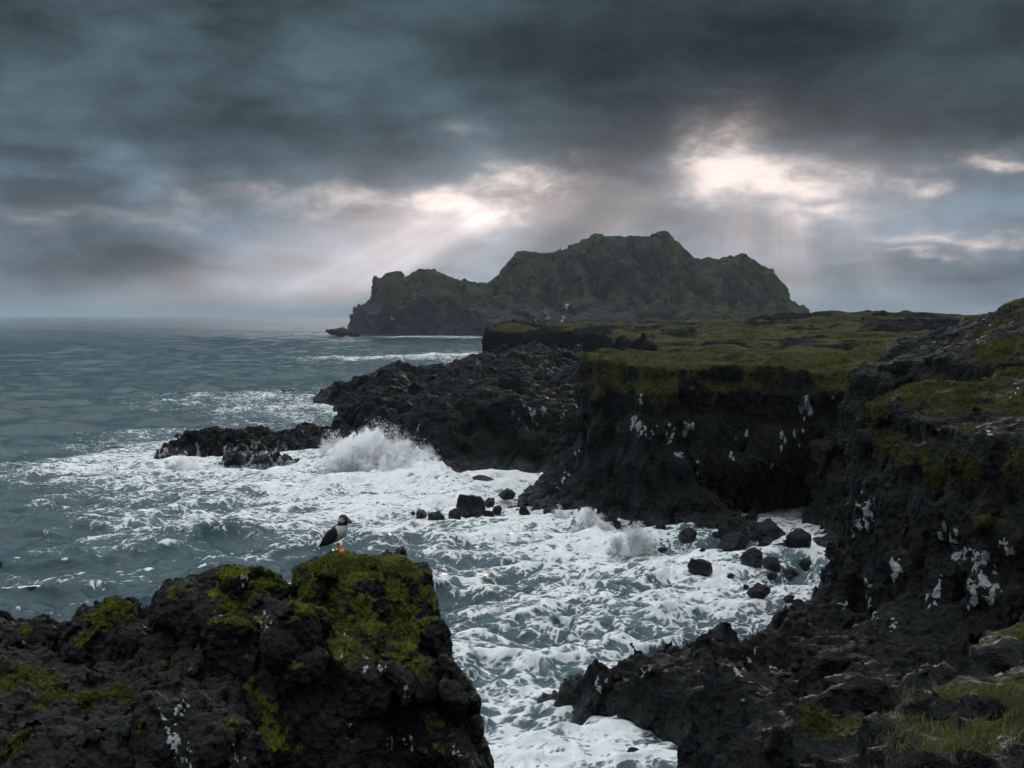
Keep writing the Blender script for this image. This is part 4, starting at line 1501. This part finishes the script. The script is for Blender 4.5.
def turf_blades(label, V, N, moss, n, hgt, wid, cond, seed):
    rg = np.random.default_rng(seed)
    c = np.nonzero(cond & (moss > 0.42) & (N[:, 2] > 0.15))[0]
    if len(c) == 0:
        return
    c = rg.choice(c, n)
    P = V[c] + rg.normal(0, hgt * 0.5, (n, 3)) * np.array([1, 1, 0.1])
    cl = fbm((P / (hgt * 6)).astype(F32), 3)
    ok = cl > -0.1
    o = blades('grass', P[ok], N[c][ok], (hgt * (0.6 + 0.9 * np.clip(cl, 0, 1)))[ok], wid, M_turfblade, rg, 0.9, (0.3, -0.1, -0.2))
    tag(o, label, 'grass', kind='stuff')


def build_grass(V, N, moss):
    u, v, d = project(V)
    inview = (u > -60) & (u < 1090) & (v > 280) & (v < 800)
    turf_blades('rough turf on the ledges and crest of the near cliff', V, N, moss, 60000, 0.22, 0.022, inview & (d > 30), 21)
    cV, cN, cM = CAVE
    turf_blades('shaggy turf hanging over the rim above the sea cave', cV, cN, cM, 60000, 0.30, 0.035, np.ones(len(cV), bool), 22)
    rg = np.random.default_rng(8)
    m = (d < 32) & (u > 850) & (u < 1080) & (v > 690) & (N[:, 2] > 0.55)
    c = np.nonzero(m)[0]
    if len(c):
        c = rg.choice(c, 26000)
        P = V[c] + rg.normal(0, 0.10, (len(c), 3)) * np.array([1, 1, 0.15])
        clump = fbm((P / 0.9).astype(F32), 3)
        ok = clump > -0.15
        P, c, clump = P[ok], c[ok], clump[ok]
        o = blades('grass', P, N[c], 0.16 + 0.20 * np.clip(clump, 0, 1), 0.006, M_grass, rg, 0.7, (0.25, -0.1, 0))
        tag(o, 'tufty green grass on the ledge in the lower right corner', 'grass', kind='stuff')


# ------------------------------------------------------------------ puffin
def loft(rings, seg=28):
    """rings: (centre, side radius, up radius, tilt of the ring plane in XZ); closed at both ends"""
    V, Q = [], []
    for c, ry, rz, t in rings:
        for j in range(seg):
            a = 2 * math.pi * j / seg
            y, w = ry * math.cos(a), rz * math.sin(a)
            V.append((c[0] - w * math.sin(t), c[1] + y, c[2] + w * math.cos(t)))
    for i in range(len(rings) - 1):
        for j in range(seg):
            k2 = (j + 1) % seg
            Q.append((i * seg + j, i * seg + k2, (i + 1) * seg + k2, (i + 1) * seg + j))
    return np.array(V), np.array(Q)


def puffin_mat():
    m, k, bs, out = new_mat('puffin_plumage')
    a = k.attr('white')
    gcol = k.attr('grey')
    p = k.node('ShaderNodeTexCoord').outputs['Object']
    n = k.noise(p, 90, 4, 0.6)
    c = k.mix(k.sstep(k.math('ADD', a, k.math('MULTIPLY', k.math('SUBTRACT', n, 0.5), 0.25)), 0.42, 0.58), (0.010, 0.011, 0.013), (0.52, 0.53, 0.51))
    c = k.mix(k.sstep(gcol, 0.35, 0.65), c, (0.36, 0.36, 0.37))
    k.put(bs.inputs['Base Color'], c)
    k.put(bs.inputs['Roughness'], 0.75)
    b = k.node('ShaderNodeBump')
    k.put(b.inputs['Strength'], 0.3)
    k.put(b.inputs['Distance'], 0.003)
    k.put(b.inputs['Height'], n)
    k.l.new(b.outputs[0], bs.inputs['Normal'])
    return m


def tube(pts, radii, seg=10):
    pts = [Vector(p) for p in pts]
    V, Q = [], []
    for i, p in enumerate(pts):
        t = (pts[min(i + 1, len(pts) - 1)] - pts[max(i - 1, 0)]).normalized()
        a = t.orthogonal().normalized()
        b = t.cross(a)
        for j in range(seg):
            an = 2 * math.pi * j / seg
            V.append(p + (a * math.cos(an) + b * math.sin(an)) * radii[i])
    for i in range(len(pts) - 1):
        for j in range(seg):
            k2 = (j + 1) % seg
            Q.append((i * seg + j, i * seg + k2, (i + 1) * seg + k2, (i + 1) * seg + j))
    return np.array([tuple(v) for v in V]), np.array(Q)


def build_puffin(crag_V):
    d = 7.5
    # feet stand on the crag: find its top under the bird
    x0 = W(341.0, 549, d)[0]
    m = (np.abs(crag_V[:, 0] - x0 - 0.01) < 0.03) & (np.abs(crag_V[:, 1] - d + 0.08) < 0.16)
    cand = crag_V[m]
    yb = cand[np.argmax(cand[:, 2]), 1]
    near = cand[np.abs(cand[:, 1] - yb) < 0.03]
    top = np.array([x0, yb, np.percentile(near[:, 2], 85)])
    root = bpy.data.objects.new('puffin', None)
    root.empty_display_size = 0.1
    COL.objects.link(root)
    root.location = (x0, float(top[1]), float(top[2]))
    root.rotation_euler = (0, 0, R(-14))
    tag(root, 'black and white puffin with orange feet standing on the mossy crag facing right', 'puffin')
    px = d / FPX            # one pixel in metres; design in side view, origin at the feet (339.5, 549)

    def S(u, v):
        return ((u - 339.5) * px * 1.03, 0.0, (549 - v) * px * 1.05 - 3.4 * px)
    #            u      v     side  up(px)  tilt
    rg = [((318.0, 541.0), 1.2, 0.5, 40), ((321.0, 539.2), 3.0, 1.4, 40), ((324.5, 537.2), 4.8, 3.4, 40), ((328.5, 534.8), 6.4, 5.8, 42), ((332.5, 532.0), 7.4, 7.6, 48), ((336.5, 529.0), 7.9, 8.4, 54), ((339.6, 526.0), 7.7, 8.2, 60),
          ((341.6, 523.0), 6.7, 7.2, 68), ((342.4, 520.4), 5.4, 5.7, 80), ((342.6, 518.2), 5.1, 5.2, 92), ((343.0, 516.2), 5.3, 5.4, 98), ((343.2, 514.2), 5.1, 5.3, 96), ((343.2, 512.4), 4.2, 4.5, 92), ((343.0, 511.0), 2.8, 3.1, 90), ((342.9, 510.3), 0.9, 1.0, 90)]
    rings = []
    for (u, v), ry, ru, tilt in rg:
        c = S(u, v)
        rings.append((c, ry * px * 0.96, ru * px * 0.95, R(tilt)))
    V, Q = loft(rings)
    # cap by fans through subdivided smoothing
    n = len(rings)
    seg = 28
    V = np.concatenate([V, [V[:seg].mean(0)], [V[-seg:].mean(0)]])
    caps = [(len(V) - 2, (j + 1) % seg, j, len(V) - 2) for j in range(seg)]
    del caps
    V2, Q2 = subdivide(V[:-2], Q)
    V2 = relax(V2, Q2, 2, 0.4)
    u = V2[:, 0] / px / 1.03 + 339.5
    v = 549 - (V2[:, 2] / px + 3.4) / 1.05
    yy = np.abs(V2[:, 1]) / px
    # belly and breast white: in front of and below the line from the throat to the vent
    line = 336.6 + (v - 522) * -0.32
    white = sstep(u - line - 0.45 * np.maximum(yy - 4.5, 0) * 0, -0.6, 0.8) * sstep(v, 519.6, 521.4)
    white = np.maximum(white, sstep(v - (541.2 + (u - 326) * -0.35), -0.6, 0.6) * sstep(u, 327, 330))
    face = np.exp(-(((u - 343.0) / 3.6)**2 + ((v - 515.2) / 2.5)**2)**2) * sstep(yy, 2.4, 3.4)
    body = mesh_obj('body', V2, Q2, puffin_mat(), dict, dict(white=white, grey=face), parent=root)
    # close the ends of the loft
    bm = bmesh.new()
    bm.from_mesh(body.data)
    bmesh.ops.holes_fill(bm, edges=[e for e in bm.edges if e.is_boundary], sides=0)
    bmesh.ops.recalc_face_normals(bm, faces=bm.faces)
    bm.to_mesh(body.data)
    bm.free()
    black = plain('puffin_black', (0.010, 0.011, 0.013), 0.7, 0.35, 0.3, 60)
    orange = plain('puffin_orange', (0.72, 0.13, 0.015), 0.5, 0.4, 0.2, 60)
    # wings folded along the flanks
    for sgn in (-1, 1):
        wr = []
        for (a, b), rr, th in (((338.6, 523.4), 2.0, 1.0), ((337.4, 525.6), 4.4, 1.5), ((335.2, 528.4), 5.8, 1.8), ((332.4, 531.6), 6.0, 1.8), ((329.0, 534.8), 5.0, 1.5), ((325.4, 537.6), 3.4, 1.1), ((321.0, 540.6), 1.5, 0.6), ((318.6, 542.4), 0.4, 0.3)):
            c = S(a, b)
            yoff = (7.0 if b > 524 else 6.0) * min(1.0, 0.35 + (a - 317) / 16)
            wr.append(((c[0], sgn * yoff * px, c[2]), th * px, rr * px, R(45)))
        Vw, Qw = loft(wr, 16)
        Vw, Qw = subdivide(Vw, Qw)
        mesh_obj('wing', Vw, Qw, black, None, parent=root)
    # tail feathers
    Vt, Qt = loft([(S(324, 538.4), 4.0 * px, 1.2 * px, R(35)), (S(319, 541.4), 3.4 * px, 0.7 * px, R(35)), (S(317.2, 542.6), 2.2 * px, 0.3 * px, R(35))], 12)
    mesh_obj('tail', Vt, Qt, black, None, parent=root)
    # bill: deep and flat-sided, dark base and red-orange tip
    bill = plain('puffin_bill', (0.10, 0.055, 0.045), 0.45, 0.5, 0.4, 80)
    Vb, Qb = loft([(S(346.6, 515.9), 1.9 * px, 3.3 * px, 0), (S(348.0, 515.8), 1.6 * px, 3.2 * px, 0), (S(349.8, 516.2), 1.2 * px, 2.5 * px, 0), (S(351.4, 517.0), 0.7 * px, 1.5 * px, 0), (S(352.5, 517.9), 0.2 * px, 0.4 * px, 0)], 16)
    Vb, Qb = subdivide(Vb, Qb)
    bo = mesh_obj('bill', Vb, Qb, bill, None, parent=root)
    Vs, Qs = loft([(S(349.6, 516.3), 1.35 * px, 2.66 * px, 0), (S(350.6, 516.7), 1.1 * px, 2.1 * px, 0), (S(351.5, 517.1), 0.75 * px, 1.5 * px, 0)], 16)
    mesh_obj('bill_tip', Vs, Qs, plain('puffin_bill_tip', (0.40, 0.08, 0.02), 0.45, 0.5, 0.3, 80), None, parent=bo)
    # eyes
    for sgn in (-1, 1):
        bm = bmesh.new()
        bmesh.ops.create_uvsphere(bm, u_segments=12, v_segments=8, radius=0.75 * px)
        c = S(344.6, 514.0)
        bmesh.ops.translate(bm, verts=bm.verts, vec=(c[0], sgn * 4.75 * px, c[2]))
        me = bpy.data.meshes.new('eye')
        bm.to_mesh(me)
        bm.free()
        me.materials.append(black)
        eo = bpy.data.objects.new('eye', me)
        COL.objects.link(eo)
        eo.parent = root
    # legs with webbed feet
    for sgn, fx in ((-1, 340.6), (1, 338.6)):
        A = ((fx - 339.5 - 1.4) * px, 0, 7.0 * px)
        B = ((fx - 339.5 - 0.8) * px, 0, 1.6 * px)
        yo = sgn * 3.3 * px
        Vl, Ql = tube([(A[0], yo * 0.9, A[2]), ((A[0] + B[0]) / 2 - .5 * px, yo, (A[2] + B[2]) / 2), (B[0], yo, B[2])], [1.5 * px, 1.0 * px, 1.05 * px])
        leg = mesh_obj('leg', Vl, Ql, orange, None, parent=root)
        bm = bmesh.new()
        toes = [(-1.2, 0.6, 0), (1.2, 3.6, 0.1), (4.6, 2.9, 0.2), (3.3, 1.4, .1), (5.2, 0.2, 0.2), (3.3, -1.2, .1), (4.4, -2.8, 0.2), (1.0, -3.2, 0.1)]
        top_ = [bm.verts.new(((fx - 339.5 + a) * px, yo + b * px, (1.3 - 0.10 * a + c) * px)) for a, b, c in toes]
        bot_ = [bm.verts.new(((fx - 339.5 + a) * px, yo + b * px, -0.6 * px)) for a, b, c in toes]
        bm.faces.new(top_)
        bm.faces.new(bot_[::-1])
        for j in range(8):
            bm.faces.new((top_[j], bot_[j], bot_[(j + 1) % 8], top_[(j + 1) % 8]))
        bmesh.ops.recalc_face_normals(bm, faces=bm.faces)
        me = bpy.data.meshes.new('foot')
        bm.to_mesh(me)
        bm.free()
        me.materials.append(orange)
        fo = bpy.data.objects.new('foot', me)
        COL.objects.link(fo)
        fo.parent = leg


# ------------------------------------------------------------------ haze
def build_haze():
    bm = bmesh.new()
    bmesh.ops.create_cube(bm, size=1.0)
    for v in bm.verts:
        v.co = Vector((v.co.x * 84000, v.co.y * 84000, 150 if v.co.z > 0 else -9))
    me = bpy.data.meshes.new('haze')
    bm.to_mesh(me)
    bm.free()
    m = bpy.data.materials.new('sea_haze')
    m.use_nodes = True
    k = NT(m.node_tree)
    k.n.clear()
    out = k.node('ShaderNodeOutputMaterial')
    pv = k.node('ShaderNodeVolumePrincipled')
    k.put(pv.inputs['Color'], (0.60, 0.70, 0.78))
    k.put(pv.inputs['Density'], HAZE_DENSITY)
    k.l.new(pv.outputs[0], out.inputs['Volume'])
    me.materials.append(m)
    o = bpy.data.objects.new('haze', me)
    COL.objects.link(o)
    tag(o, 'thin sea haze over the water and land', 'haze', kind='stuff')


build_headland()
build_plateau()
build_promontory()
build_cave_cliff()
ncV, ncN, ncM = build_near_cliff()
build_ground()
build_foreground()
crag_V = MOSSY[1][0]
build_skerries()
build_boulders()
build_sea()
build_spray()
build_fibres()
build_grass(ncV, ncN, ncM)
build_puffin(crag_V)
build_haze()
